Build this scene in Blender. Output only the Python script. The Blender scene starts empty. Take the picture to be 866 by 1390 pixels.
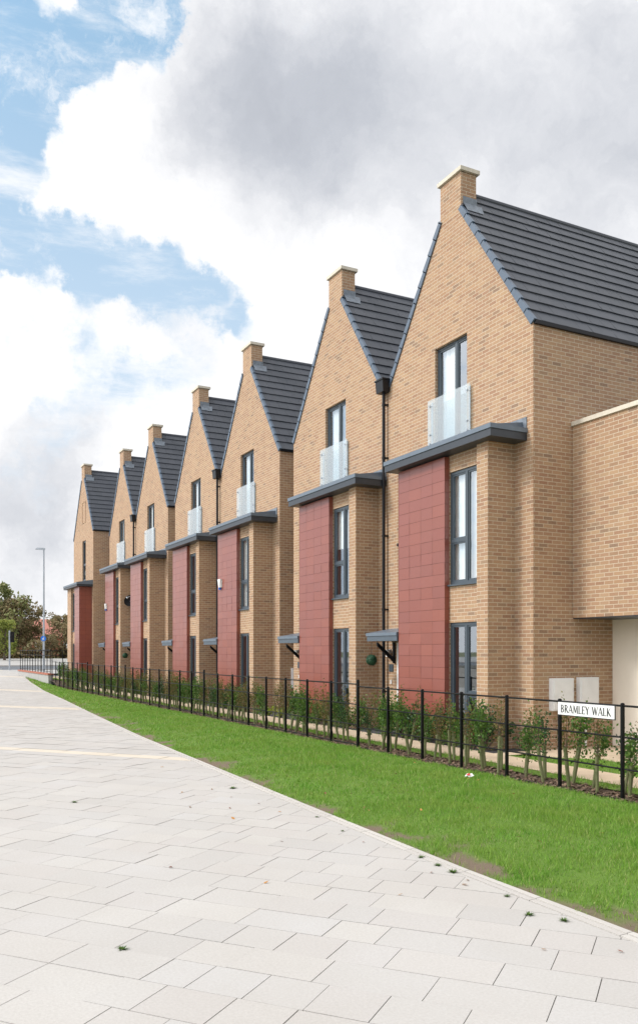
import bpy, math, random
import numpy as np
from mathutils import Vector, noise
R = math.radians
random.seed(7); RNG = np.random.default_rng(11)
C = bpy.context.scene.collection
CA, SA = .8881, .4596           # camera axis direction in plan
EYE = 1.9

# ------------------------------------------------------------------ materials
def new_mat(name):
    m = bpy.data.materials.new(name); m.use_nodes = True
    nt = m.node_tree; nt.nodes.clear()
    out = nt.nodes.new('ShaderNodeOutputMaterial'); p = nt.nodes.new('ShaderNodeBsdfPrincipled')
    nt.links.new(p.outputs[0], out.inputs[0])
    return m, nt, p, out
def nd(nt, t, **kw):
    n = nt.nodes.new(t)
    for k, v in kw.items(): setattr(n, k, v)
    return n
def mixc(nt, fac, a, b, mode='MIX'):
    n = nd(nt, 'ShaderNodeMix', data_type='RGBA', blend_type=mode)
    for i, v in ((0, fac), (6, a), (7, b)):
        if hasattr(v, 'is_linked') or isinstance(v, bpy.types.NodeSocket): nt.links.new(v, n.inputs[i])
        else: n.inputs[i].default_value = v if i == 0 else (*v[:3], 1)
    return n.outputs[2]
def noise_n(nt, scale, detail=3, rough=.55, vec=None):
    n = nd(nt, 'ShaderNodeTexNoise'); n.inputs['Scale'].default_value = scale
    n.inputs['Detail'].default_value = detail; n.inputs['Roughness'].default_value = rough
    if vec is not None: nt.links.new(vec, n.inputs['Vector'])
    return n
def ramp(nt, src, pts):
    n = nd(nt, 'ShaderNodeValToRGB'); cr = n.color_ramp
    while len(cr.elements) < len(pts): cr.elements.new(.5)
    for e, (p, c) in zip(cr.elements, pts):
        e.position = p; e.color = (*c, 1) if len(c) == 3 else c
    nt.links.new(src, n.inputs[0]); return n.outputs[0]
def mrange(nt, src, a, b, c, d, smooth=False):
    n = nd(nt, 'ShaderNodeMapRange')
    if smooth: n.interpolation_type = 'SMOOTHSTEP'
    nt.links.new(src, n.inputs[0])
    for i, v in enumerate((a, b, c, d)): n.inputs[i+1].default_value = v
    return n.outputs[0]
def mth(nt, op, a, b=0., c=0.):
    n = nd(nt, 'ShaderNodeMath', operation=op)
    for i, v in enumerate((a, b, c)):
        if isinstance(v, bpy.types.NodeSocket): nt.links.new(v, n.inputs[i])
        else: n.inputs[i].default_value = v
    return n.outputs[0]
def bump(nt, p, h, strength, dist=.01):
    b = nd(nt, 'ShaderNodeBump'); b.inputs['Strength'].default_value = strength; b.inputs['Distance'].default_value = dist
    nt.links.new(h, b.inputs['Height']); nt.links.new(b.outputs[0], p.inputs['Normal'])
def pos(nt): return nd(nt, 'ShaderNodeNewGeometry').outputs['Position']
def plain(name, col, rough=.5, metal=0., var=.12, scale=6, bmp=0, spec=.5):
    m, nt, p, o = new_mat(name)
    n = noise_n(nt, scale, 4, .6, pos(nt))
    f = mrange(nt, n.outputs[0], .3, .7, 1-var, 1+var)
    nt.links.new(mixc(nt, 1., col, f, 'MULTIPLY') if False else mixc(nt, f, (0,0,0), col), p.inputs['Base Color'])
    p.inputs['Roughness'].default_value = rough; p.inputs['Metallic'].default_value = metal
    p.inputs['Specular IOR Level'].default_value = spec
    # mix factor above 1 clamps; scale colour up beforehand instead
    nt.nodes[-1]
    for l in list(nt.links):
        if l.to_socket == p.inputs['Base Color']:
            mx = l.from_node
            mx.inputs[7].default_value = tuple(c*(1+var) for c in col) + (1,)
            for l2 in list(nt.links):
                if l2.to_node == mx and l2.to_socket == mx.inputs[0]:
                    mr = l2.from_node; mr.inputs[3].default_value = (1-var)/(1+var); mr.inputs[4].default_value = 1.
    if bmp:
        n2 = noise_n(nt, scale*8, 5, .6, pos(nt)); bump(nt, p, n2.outputs[0], bmp, .01)
    return m
def brick_mat():
    m, nt, p, o = new_mat('buff_multi_brick')
    uv = nd(nt, 'ShaderNodeUVMap').outputs[0]
    b = nd(nt, 'ShaderNodeTexBrick'); nt.links.new(uv, b.inputs['Vector'])
    b.inputs['Color1'].default_value = (0,0,0,1); b.inputs['Color2'].default_value = (1,1,1,1); b.inputs['Mortar'].default_value = (.5,.5,.5,1)
    b.inputs['Scale'].default_value = 1; b.inputs['Mortar Size'].default_value = .0075; b.inputs['Mortar Smooth'].default_value = .3
    b.inputs['Bias'].default_value = 0; b.inputs['Brick Width'].default_value = .225; b.inputs['Row Height'].default_value = .075
    col = ramp(nt, b.outputs['Color'], [(0, (.415,.262,.16)), (.18, (.335,.195,.128)), (.34, (.43,.285,.178)), (.50, (.31,.175,.115)), (.62, (.40,.25,.152)), (.74, (.29,.16,.105)), (.84, (.42,.28,.172)), (.95,(.21,.14,.105)), (1, (.37,.22,.13))])
    col.node.color_ramp.interpolation = 'CONSTANT' if False else 'LINEAR'
    n1 = noise_n(nt, 45, 4, .65, uv); f1 = mrange(nt, n1.outputs[0], .35, .68, .0, .35)
    col = mixc(nt, f1, col, (.47,.335,.222))
    n2 = noise_n(nt, .55, 4, .6, pos(nt)); f2 = mrange(nt, n2.outputs[0], .3, .7, .0, .18)
    col = mixc(nt, f2, col, (.50,.33,.19))
    mort = mixc(nt, noise_n(nt, 14, 3, .6, uv).outputs[0], (.50,.41,.305), (.64,.55,.43))
    fin = mixc(nt, b.outputs['Fac'], col, mort)
    n3 = noise_n(nt, 1.7, 6, .7, pos(nt))
    fin = mixc(nt, mrange(nt, n3.outputs[0], .58, .78, 0, .10), fin, (.66,.60,.52))
    n4 = noise_n(nt, .9, 5, .6, pos(nt))
    fin = mixc(nt, mrange(nt, n4.outputs[0], .52, .75, 0, .16), fin, (.25,.17,.12))
    fin = mixc(nt, .05, fin, (.10,.05,.03))
    nt.links.new(fin, p.inputs['Base Color']); p.inputs['Roughness'].default_value = .88
    p.inputs['Specular IOR Level'].default_value = .25
    h = mth(nt, 'SUBTRACT', mth(nt, 'MULTIPLY', n1.outputs[0], .35), b.outputs['Fac'])
    bump(nt, p, h, .55, .008)
    return m
def island_mat(name, cols, rough=.6, extra=None, trans=0., spec=.4, big=None, bmp=0):
    """colour chosen at random per separate leaf / slab / tile of one mesh"""
    m, nt, p, o = new_mat(name)
    g = nd(nt, 'ShaderNodeNewGeometry')
    c = ramp(nt, g.outputs['Random Per Island'], [(i/(len(cols)-1), k) for i, k in enumerate(cols)])
    if big:
        n = noise_n(nt, big[0], 4, .6, g.outputs['Position'])
        c = mixc(nt, mrange(nt, n.outputs[0], .35, .7, 0, big[2]), c, big[1])
    if extra:
        n = noise_n(nt, extra[0], 5, .75, g.outputs['Position'])
        c = mixc(nt, mrange(nt, n.outputs[0], .35, .75, 0, extra[2]), c, extra[1])
        if bmp: bump(nt, p, n.outputs[0], bmp, .004)
    nt.links.new(c, p.inputs['Base Color']); p.inputs['Roughness'].default_value = rough
    p.inputs['Specular IOR Level'].default_value = spec
    if trans:
        t = nd(nt, 'ShaderNodeBsdfTranslucent'); nt.links.new(c, t.inputs[0])
        mx = nd(nt, 'ShaderNodeMixShader'); mx.inputs[0].default_value = trans
        nt.links.new(p.outputs[0], mx.inputs[1]); nt.links.new(t.outputs[0], mx.inputs[2]); nt.links.new(mx.outputs[0], o.inputs[0])
    return m
def glass_mat(name, ior=1.9, sky_sheen=0., tint=(.82,.88,.9), sky_sheen_col=(.8,.86,.88), wob=.0):
    m, nt, p, o = new_mat(name); nt.nodes.remove(p)
    tr = nd(nt, 'ShaderNodeBsdfTransparent'); tr.inputs[0].default_value = (*tint, 1)
    gl = nd(nt, 'ShaderNodeBsdfGlossy'); gl.inputs[0].default_value = (.86,.93,1,1); gl.inputs['Roughness'].default_value = .015
    fr = nd(nt, 'ShaderNodeFresnel'); fr.inputs[0].default_value = ior
    if wob:
        b = nd(nt, 'ShaderNodeBump'); b.inputs['Strength'].default_value = wob; b.inputs['Distance'].default_value = .02
        nt.links.new(noise_n(nt, 1.3, 2, .5, pos(nt)).outputs[0], b.inputs['Height'])
        nt.links.new(b.outputs[0], gl.inputs['Normal'])
    mx = nd(nt, 'ShaderNodeMixShader')
    gg = nd(nt, 'ShaderNodeNewGeometry'); nt.links.new(mth(nt, 'MULTIPLY', fr.outputs[0], mth(nt, 'SUBTRACT', 1., gg.outputs['Backfacing'])), mx.inputs[0]); nt.links.new(tr.outputs[0], mx.inputs[1]); nt.links.new(gl.outputs[0], mx.inputs[2])
    last = mx.outputs[0]
    if sky_sheen:  # diffuse layer painted in as pale sky reflection on the glass
        d = nd(nt, 'ShaderNodeBsdfDiffuse'); d.inputs[0].default_value = (*sky_sheen_col, 1)
        mf = nd(nt, 'ShaderNodeMixShader'); mf.inputs[0].default_value = sky_sheen
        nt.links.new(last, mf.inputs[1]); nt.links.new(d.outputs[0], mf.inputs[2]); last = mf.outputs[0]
    nt.links.new(last, o.inputs[0]); return m
def roof_mat():
    m, nt, p, o = new_mat('slate_grey_roof_tile')
    uv = nd(nt, 'ShaderNodeUVMap').outputs[0]
    b = nd(nt, 'ShaderNodeTexBrick'); nt.links.new(uv, b.inputs['Vector'])
    b.inputs['Color1'].default_value = (0,0,0,1); b.inputs['Color2'].default_value = (1,1,1,1); b.inputs['Mortar'].default_value = (.5,.5,.5,1)
    b.inputs['Scale'].default_value = 1; b.inputs['Mortar Size'].default_value = .004; b.inputs['Mortar Smooth'].default_value = .2
    b.inputs['Brick Width'].default_value = .33; b.inputs['Row Height'].default_value = .336
    c = ramp(nt, b.outputs['Color'], [(0, (.046,.052,.066)), (.5, (.058,.064,.078)), (1, (.070,.076,.092))])
    n = noise_n(nt, 3, 5, .7, pos(nt)); c = mixc(nt, mrange(nt, n.outputs[0], .4, .7, 0, .35), c, (.085,.088,.095))
    c = mixc(nt, b.outputs['Fac'], c, (.022,.024,.03))
    nt.links.new(c, p.inputs['Base Color']); p.inputs['Roughness'].default_value = .55
    bump(nt, p, n.outputs[0], .15, .01); return m
def lawn_mat():
    m, nt, p, o = new_mat('lawn_soil_and_thatch')
    a = nd(nt, 'ShaderNodeAttribute', attribute_name='bare')
    n = noise_n(nt, 9, 6, .7, pos(nt)); n2 = noise_n(nt, 70, 4, .7, pos(nt))
    g = mixc(nt, n.outputs[0], (.08,.17,.018), (.14,.24,.03))
    d = mixc(nt, n2.outputs[0], (.07,.05,.032), (.27,.205,.15))
    nt.links.new(mixc(nt, a.outputs['Fac'], g, d), p.inputs['Base Color'])
    p.inputs['Roughness'].default_value = .95; bump(nt, p, n2.outputs[0], .8, .02); return m
def ground_mat(name, c1, c2, scale=3, rough=.9, fine=60, b=.3):
    m, nt, p, o = new_mat(name)
    n = noise_n(nt, scale, 6, .7, pos(nt)); n2 = noise_n(nt, fine, 4, .7, pos(nt))
    c = mixc(nt, mrange(nt, n.outputs[0], .35, .7, 0, 1), c1, c2)
    c = mixc(nt, mrange(nt, n2.outputs[0], .4, .65, 0, .35), c, tuple(k*.55 for k in c1))
    nt.links.new(c, p.inputs['Base Color']); p.inputs['Roughness'].default_value = rough
    bump(nt, p, n2.outputs[0], b, .01); return m

M = dict(
    brick=brick_mat(), roof=roof_mat(), lawn=lawn_mat(),
    frame=plain('anthracite_window_frame', (.055,.075,.095), .38, var=.06),
    pane=glass_mat('window_glass', 4.0, wob=.015, tint=(.9,.94,.95)), juliet=glass_mat('balcony_glass', 1.75, sky_sheen=.20, sky_sheen_col=(.95,.97,.98)),
    dark=plain('black_rainwater_goods', (.006,.007,.010), .4, var=.1, spec=.3),
    canopy=plain('grey_blue_canopy_sheet', (.12,.155,.20), .42, var=.08),
    canopy_dark=plain('dark_canopy_fascia', (.03,.038,.05), .4, var=.08),
    verge=plain('grey_blue_verge_cap', (.075,.11,.16), .35, var=.12),
    lead=plain('lead_flashing', (.16,.19,.23), .45, var=.3, scale=12),
    stone=plain('cast_stone_coping', (.60,.555,.47), .85, var=.10, scale=8, bmp=.2),
    render=plain('cream_render', (.86,.80,.71), .92, var=.04, scale=2, bmp=.08),
    white=plain('white_plastic', (.78,.79,.80), .35, var=.03),
    grey=plain('pale_grey_meter_box', (.80,.81,.83), .45, var=.04),
    curtain=plain('white_curtain', (.82,.82,.80), .9, var=.05),
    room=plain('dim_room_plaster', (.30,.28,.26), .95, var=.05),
    iron=plain('black_painted_iron', (.003,.0035,.0045), .42, var=.2, spec=.2, scale=20),
    signw=plain('sign_white', (.80,.80,.80), .4, var=.03), signk=plain('sign_black', (.015,.015,.02), .4, var=.03),
    steel=plain('galvanised_steel', (.36,.40,.45), .45, .3, var=.12),
    blue=plain('sign_blue', (.01,.16,.62), .4, var=.05),
    joint=ground_mat('jointing_sand', (.17,.15,.125), (.36,.34,.30), 1.6),
    kerb=island_mat('concrete_edging', [(.46,.44,.42), (.54,.52,.49)], .9, (90, (.36,.35,.33), .5)),
    asphalt=ground_mat('asphalt', (.10,.115,.135), (.14,.155,.175), 2),
    concrete=ground_mat('pale_concrete', (.36,.36,.35), (.44,.43,.42), 2),
    path=ground_mat('buff_path', (.56,.44,.31), (.64,.52,.39), 3, b=.2),
    earth=ground_mat('rough_ground', (.09,.12,.03), (.15,.14,.07), .3),
    mulch=ground_mat('bark_mulch_soil', (.055,.035,.022), (.11,.075,.05), 14, fine=90, b=1),
    slate=ground_mat('dark_slate_mulch', (.04,.042,.048), (.075,.075,.08), 20, fine=90, b=1),
    bark=plain('tree_bark', (.10,.075,.055), .9, var=.35, scale=9, bmp=.5),
    guard=island_mat('green_tree_guard', [(.16,.165,.065), (.23,.22,.10), (.12,.155,.06), (.21,.185,.09)], .5, (30, (.30,.28,.16), .5), .25),
    redbrick=plain('red_brick_wall', (.36,.13,.085), .9, var=.3, scale=20, bmp=.3),
    redroof=plain('pink_red_roof_tile', (.48,.20,.16), .9, var=.15, scale=1),
    ball=island_mat('artificial_leaves', [(.01,.05,.025), (.02,.085,.03), (.015,.065,.04)], .6),
)
M['tile'] = island_mat('terracotta_cladding', [(.235,.070,.050), (.252,.073,.050), (.242,.070,.052), (.268,.078,.052), (.225,.068,.052)], .28, (6, (.27,.09,.07), .3), spec=.6)
M['roof'] = island_mat('slate_grey_roof_tile', [(.042,.050,.066), (.054,.063,.082), (.048,.056,.073), (.062,.070,.090), (.050,.058,.076)], .5, (14, (.078,.085,.098), .35), big=(1.2, (.068,.074,.086), .4), bmp=.1)
M['slab'] = island_mat('silver_grey_paving', [(.45,.44,.432), (.495,.483,.47), (.465,.458,.452), (.51,.498,.48), (.475,.457,.445), (.50,.497,.495)], .85, (55, (.31,.295,.275), .5), big=(.8, (.42,.40,.375), .5), bmp=.3)
M['slab_cream'] = island_mat('cream_paving', [(.56,.50,.42), (.60,.545,.46), (.57,.52,.45)], .85, (140, (.44,.40,.34), .4))
M['blade'] = island_mat('grass_blades', [(.055,.17,.014), (.12,.30,.028), (.19,.40,.048), (.09,.25,.02), (.26,.44,.065), (.14,.34,.03), (.44,.43,.20)], .6, big=(1.6, (.30,.38,.08), .55), trans=.35, spec=.3)
M['chip'] = island_mat('bark_chips', [(.07,.045,.03), (.16,.10,.065), (.27,.19,.13), (.10,.065,.045), (.22,.16,.12)], .9)
M['leafA'] = island_mat('sapling_leaves', [(.03,.09,.014), (.07,.155,.025), (.13,.22,.035), (.045,.12,.02)], .5, trans=.3)
M['leafB'] = island_mat('reddish_sapling_leaves', [(.09,.13,.03), (.17,.15,.04), (.22,.12,.05), (.12,.17,.04)], .55, trans=.3)
M['leafC'] = island_mat('dark_shrub_leaves', [(.015,.05,.012), (.03,.085,.02), (.045,.11,.03), (.02,.065,.02)], .45, trans=.15)
M['leafD'] = island_mat('lime_shrub_leaves', [(.28,.38,.02), (.38,.46,.03), (.22,.33,.03)], .5, trans=.25)
M['treeA'] = island_mat('bronze_tree_leaves', [(.20,.15,.08), (.28,.21,.11), (.22,.21,.10), (.34,.25,.13), (.17,.17,.08)], .6, trans=.2)
M['treeB'] = island_mat('green_tree_leaves', [(.15,.18,.07), (.22,.25,.09), (.17,.20,.07), (.28,.27,.11)], .6, trans=.2)
M['treeC'] = island_mat('yellow_green_tree_leaves', [(.20,.26,.05), (.30,.34,.07), (.15,.20,.04), (.36,.36,.08)], .6, trans=.25)
M['dishm'] = plain('matt_black_dish', (.012,.012,.014), .85, spec=.1)
M['door_fascia'] = plain('slate_blue_fascia', (.075,.10,.13), .45, var=.08)
M['dead'] = island_mat('fallen_leaf', [(.35,.13,.04), (.45,.22,.06), (.22,.09,.04)], .7)
M['dead_dark'] = island_mat('dark_fallen_leaf', [(.16,.06,.03), (.22,.08,.05)], .7)

# ------------------------------------------------------------------ mesh helper
class MB:
    def __init__(s): s.v = []; s.f = []; s.uv = []
    def poly(s, pts, uv=None):
        b = len(s.v); s.v += [tuple(p) for p in pts]; s.f.append(list(range(b, b+len(pts))))
        if uv is None:
            a, c, d = Vector(pts[0]), Vector(pts[1]), Vector(pts[2]); n = (c-a).cross(d-a)
            if n.length: n.normalize()
            if abs(n.z) > .97: uv = [(p[0], p[1]) for p in pts]
            else:
                t = Vector((-n.y, n.x, 0)).normalized()
                if abs(n.z) < .05: uv = [(Vector(p).dot(t), p[2]) for p in pts]
                else:
                    w = n.cross(t); uv = [(Vector(p).dot(t), Vector(p).dot(w)) for p in pts]
        s.uv += uv
    def box(s, x0, x1, y0, y1, z0, z1, skip=''):
        a = [(x0,y0,z0),(x1,y0,z0),(x1,y1,z0),(x0,y1,z0),(x0,y0,z1),(x1,y0,z1),(x1,y1,z1),(x0,y1,z1)]
        for k, q in (('b',(3,2,1,0)),('t',(4,5,6,7)),('n',(0,1,5,4)),('f',(2,3,7,6)),('l',(3,0,4,7)),('r',(1,2,6,5))):
            if k not in skip: s.poly([a[i] for i in q])
    def hexa(s, a):
        for q in ((3,2,1,0),(4,5,6,7),(0,1,5,4),(2,3,7,6),(3,0,4,7),(1,2,6,5)): s.poly([a[i] for i in q])
    def tube(s, pts, rad, n=8, cap=True):
        rad = rad if isinstance(rad, (list, tuple)) else [rad]*len(pts)
        rings = []
        for i, p in enumerate(pts):
            p = Vector(p); a = Vector(pts[max(i-1,0)]); b = Vector(pts[min(i+1,len(pts)-1)])
            d = (b-a).normalized(); u = d.orthogonal().normalized() if abs(d.z) < .99 else Vector((1,0,0)); w = d.cross(u).normalized(); u = w.cross(d)
            base = len(s.v); rings.append(base)
            s.v += [tuple(p + rad[i]*(math.cos(2*math.pi*k/n)*u + math.sin(2*math.pi*k/n)*w)) for k in range(n)]
        for r0, r1 in zip(rings, rings[1:]):
            for k in range(n):
                s.f.append([r0+k, r0+(k+1) % n, r1+(k+1) % n, r1+k]); s.uv += [(0,0)]*4
        if cap:
            s.f.append([rings[0]+k for k in range(n)][::-1]); s.uv += [(0,0)]*n
            s.f.append([rings[-1]+k for k in range(n)]); s.uv += [(0,0)]*n
    def build(s, name, mat, parent=None, loc=None, smooth=False):
        me = bpy.data.meshes.new(name)
        o = bpy.data.objects.new(name, me); C.objects.link(o)
        off = Vector((0,0,0))
        if parent is not None:
            q = parent
            while q is not None: off += q.location; q = q.parent
            o.parent = parent
        elif loc is not None: off = Vector(loc); o.location = off
        me.from_pydata([(x-off.x, y-off.y, z-off.z) for x, y, z in s.v], [], s.f)
        uvl = me.uv_layers.new(name='UVMap')
        uvl.data.foreach_set('uv', [c for t in s.uv for c in t])
        me.materials.append(mat)
        if smooth: me.polygons.foreach_set('use_smooth', [True]*len(me.polygons))
        me.update(); return o
def tri_mesh(name, V, F, mat, parent=None, loc=(0,0,0)):
    me = bpy.data.meshes.new(name); V = np.asarray(V, float); F = np.asarray(F, int)
    me.vertices.add(len(V)); me.vertices.foreach_set('co', (V-np.array(loc)).ravel())
    k = F.shape[1]; me.loops.add(F.size); me.polygons.add(len(F))
    me.loops.foreach_set('vertex_index', F.ravel()); me.polygons.foreach_set('loop_start', np.arange(len(F))*k)
    me.update(calc_edges=True); me.materials.append(mat)
    o = bpy.data.objects.new(name, me); C.objects.link(o)
    if parent is not None: o.parent = parent
    o.location = (0,0,0) if parent is not None else loc
    return o
def empty(name, loc, label=None, cat=None, group=None):
    o = bpy.data.objects.new(name, None); C.objects.link(o); o.location = loc; o.empty_display_size = .2
    return tag(o, label, cat, group)
def tag(o, label=None, cat=None, group=None, kind=None):
    if label: o['label'] = label
    if cat: o['category'] = cat
    if group: o['group'] = group
    if kind: o['kind'] = kind
    return o
def copy_tree(o, loc, rz=0., sc=1., rx=0., ry=0.):
    r = o.copy(); C.objects.link(r); r.location = loc; r.rotation_euler = (rx, ry, rz); r.scale = (sc, sc, sc)
    for ch in list(o.children):
        c = ch.copy(); C.objects.link(c); c.parent = r
        for g in list(ch.children):
            d = g.copy(); C.objects.link(d); d.parent = c
    return r

# ------------------------------------------------------------------ terrain
ZP = [(-1e4,0),(42,0),(50,.13),(56,.30),(61,.42),(75,.48),(80,.66),(92,1.14),(140,1.6),(1e4,1.6)]
def terr(y): return float(np.interp(y, [a for a, b in ZP], [b for a, b in ZP]))
def gard(y): return .3*min(1, max(0, (y-45.2)/1.6))
KX = [(-30,4.60),(0,4.42),(4,4.38),(6,4.40),(9.5,4.56),(18.8,5.06),(26,5.62),(33.75,6.27),(44,7.02),(52,7.62),(57.5,8.12),(60,8.5)]
def kx(y): return float(np.interp(y, [a for a, b in KX], [b for a, b in KX]))
def sheet(name, mat, xs, ys, zf, kind='structure', attr=None):
    """grid of points; xs may be functions of y"""
    V, F = [], []
    for y in ys:
        for x in xs:
            xx = x(y) if callable(x) else x; V.append((xx, y, zf(xx, y)))
    n = len(xs)
    for j in range(len(ys)-1):
        for i in range(n-1): F.append((j*n+i, j*n+i+1, (j+1)*n+i+1, (j+1)*n+i))
    o = tri_mesh(name, V, F, mat); tag(o, kind=kind)
    if attr:
        a = o.data.attributes.new('bare', 'FLOAT', 'POINT'); a.data.foreach_set('value', [attr(v[0], v[1]) for v in V])
    return o
far_y = [-400,-100,-30,0,20,42,46,50,53,56,58.5,61,68,75,77.5,80,86,92,110,140,300,900]
tag(sheet('ground', M['earth'], [-900,-200,-60,-20,0,9,40,120,900], far_y, lambda x, y: terr(y)-.35), kind='structure')
sheet('paving_bed', M['joint'], [-26, -10, -3, lambda y: kx(y)-.02], [-30,-10,0,4,6,9.5,14,18.8,26,33.75,38,42,46,50,53,56,58.5,60,64,70.9], lambda x, y: terr(y)-.012)
# kerb line of thin edging stones
mb = MB(); y = -4.
while y < 59.4:
    y2 = y+.9; 
    for a, b, h in ((0, .055, .004),):
        x0, x1 = kx(y), kx(y2-.008); z0, z1 = terr(y), terr(y2)
        mb.hexa([(x0,y,z0-.1),(x0+.055,y,z0-.1),(x1+.055,y2-.008,z1-.1),(x1,y2-.008,z1-.1),(x0,y,z0+.006),(x0+.055,y,z0+.006),(x1+.055,y2-.008,z1+.006),(x1,y2-.008,z1+.006)])
        mb.hexa([(x0+.065,y,z0-.1),(x0+.12,y,z0-.1),(x1+.12,y2-.008,z1-.1),(x1+.065,y2-.008,z1-.1),(x0+.065,y,z0+.012),(x0+.12,y,z0+.012),(x1+.12,y2-.008,z1+.012),(x1+.065,y2-.008,z1+.012)])
    y = y2
tag(mb.build('kerb_edging', M['kerb']), kind='structure')
# paving slabs laid diagonally in rows of random length
ang = R(141); LD = Vector((math.sin(ang), math.cos(ang))); ND = Vector((-LD.y, LD.x))
if ND.x < 0: ND = -ND
RW = .37
def clip(poly, a, b):     # keep the side left of a->b
    out = []
    for i in range(len(poly)):
        p, q = poly[i], poly[(i+1) % len(poly)]
        dp = (b[0]-a[0])*(p[1]-a[1])-(b[1]-a[1])*(p[0]-a[0]); dq = (b[0]-a[0])*(q[1]-a[1])-(b[1]-a[1])*(q[0]-a[0])
        if dp >= 0: out.append(p)
        if (dp >= 0) != (dq >= 0):
            t = dp/(dp-dq); out.append((p[0]+t*(q[0]-p[0]), p[1]+t*(q[1]-p[1])))
    return out
band_rows = set()
for dist in (12.55, 22.3, 31.6, 41., 50.5):
    k = round(dist/RW); band_rows |= {k} if dist < 20 else {k, k+1}
slabs, cream = MB(), MB()
for row in range(-8, 190):
    n0 = row*RW; u = -60 + random.random()
    while u < 40:
        L = random.choice((.37,.37,.37,.45,.56,.56,.30,.66)) if row not in band_rows else .56
        c = ND*(n0+RW/2) + LD*(u+L/2); u += L
        if c.x > kx(c.y)+.5 or c.y < 1.5 or c.y > 71.2 or c.x < -24: continue
        dd = c.x*SA + c.y*CA; rr = c.x*CA - c.y*SA
        if dd < 2.5 or rr < -.62*dd-4: continue
        g = .0028
        P = [ND*(n0+g)+LD*(c.dot(LD)-L/2+g), ND*(n0+g)+LD*(c.dot(LD)+L/2-g), ND*(n0+RW-g)+LD*(c.dot(LD)+L/2-g), ND*(n0+RW-g)+LD*(c.dot(LD)-L/2+g)]
        P = [(p.x, p.y) for p in P]
        if max(p[0]-kx(p[1]) for p in P) > -.01:
            ya, yb = c.y-.4, c.y+.4; P = clip(P, (kx(ya)-.008, ya), (kx(yb)-.008, yb))
        if len(P) < 3: continue
        if P and sum((P[i][0]*P[(i+1)%len(P)][1]-P[(i+1)%len(P)][0]*P[i][1]) for i in range(len(P))) < 0: P = P[::-1]
        h = random.uniform(-.0015, .0025); tx, ty = random.uniform(-.003,.003), random.uniform(-.003,.003)
        top = [(p[0], p[1], terr(p[1])+h+tx*(p[0]-c.x)+ty*(p[1]-c.y)) for p in P]
        t = cream if row in band_rows else slabs
        b = len(t.v); n = len(top)
        t.v += top
        t.f.append(list(range(b, b+n))); t.uv += [(0,0)]*n
        if dd < 14:
            t.v += [(p[0], p[1], p[2]-.03) for p in top]
            for i in range(n): t.f.append([b+i, b+n+i, b+n+(i+1) % n, b+(i+1) % n]); t.uv += [(0,0)]*4
tag(slabs.build('paving', M['slab']), kind='structure'); tag(cream.build('paving_band', M['slab_cream']), kind='structure')
# lawn
def bare(x, y):
    e = x - kx(y) - .12
    n = noise.noise(Vector((x*.9, y*.8, 3)))*.6 + noise.noise(Vector((x*3.3, y*3, 7)))*.5 + noise.noise(Vector((x*13, y*13, 1)))*.35
    edge = max(0, 1-e/.75)
    v = edge*1.1 + n*1.5 - .80
    return max(0., min(1., v*2.5))
def lawn_z(x, y):
    k = kx(y)+.12; t = min(1, max(0, (x-k)/max(.6, 8.2-k)))
    return terr(y) + .0 + .05*min(1, t*3) + .035*math.sin(t*math.pi)*min(1,(8.2-k)/2) + .012*noise.noise(Vector((x*1.5, y*1.5, 0))) - (.035 if x > 8.1 else 0)
xs = [lambda y, i=i: kx(y)+.12+(8.22-kx(y)-.12)*i/44 for i in range(45)]
sheet('lawn', M['lawn'], xs, list(np.arange(1.5, 24, .1))+list(np.arange(24, 58.2, .4)), lawn_z, attr=bare)
sheet('mulch_bed', M['mulch'], [8.2, 8.5, 8.8], list(np.arange(1.5, 60, .5)), lambda x, y: gard(y)+.01+.02*noise.noise(Vector((x*4, y*4, 0))))
sheet('grass_strip', M['lawn'], [8.8, 9.0, 9.16], list(np.arange(1.5, 58, .5)), lambda x, y: gard(y)+.03, attr=lambda x, y: 0)
sheet('grass_patch', M['lawn'], [9.98, 10.5, lambda y: min(11.05, 9.98+max(.05, (12.0-y)*.95))], list(np.arange(1.5, 12.05, .25)), lambda x, y: .03, attr=lambda x, y: 0)
sheet('garden_path', M['path'], [9.16, 9.98], [1.5]+list(np.arange(4, 58, 2)), lambda x, y: gard(y)+.035)
mb = MB()
mb.poly([(9.98,11.3,.024),(13.1,1.5,.024),(13.1,12.40,.024),(9.98,12.40,.024)])
mb.poly([(11.05,1.5,.02),(13.1,1.5,.02),(13.1,12.3,.02),(11.05,12.3,.02)])
tag(mb.build('side_paving', M['path']), kind='structure')
sheet('planting_bed', M['slate'], [9.98, 10.5, 11.0, 23], [12.4, 20, 30, 40, 45, 47, 60], lambda x, y: gard(y)+.012)
# road and far pavement
sheet('road', M['asphalt'], [-200,-60,-20,0,20,60,300], [71,73,75,77,79], lambda x, y: terr(y)-.02)
sheet('far_pavement', M['concrete'], [-200,-60,-20,0,20,60,300], [79.15,82,86,92], lambda x, y: terr(y)+.05)
sheet('side_verge', M['concrete'], [8.5,20,60], [60.2,64,70.9], lambda x, y: terr(y)+.0)
mb = MB(); mb.box(-200,300,79,79.15,.4,terr(79)+.08); mb.box(-200,300,70.9,71,.2,terr(71)+.0)
tag(mb.build('road_kerb', M['kerb']), kind='structure')
for xx in range(-40, 60, 6):
    pass
mb = MB()
for k in range(-10, 14): mb.poly([(k*6, 74.9, terr(74.9)-.012),(k*6+3, 74.9, terr(74.9)-.012),(k*6+3, 75.05, terr(75.05)-.012),(k*6, 75.05, terr(75.05)-.012)])
tag(mb.build('road_marking', M['signw']), kind='structure')

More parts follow.
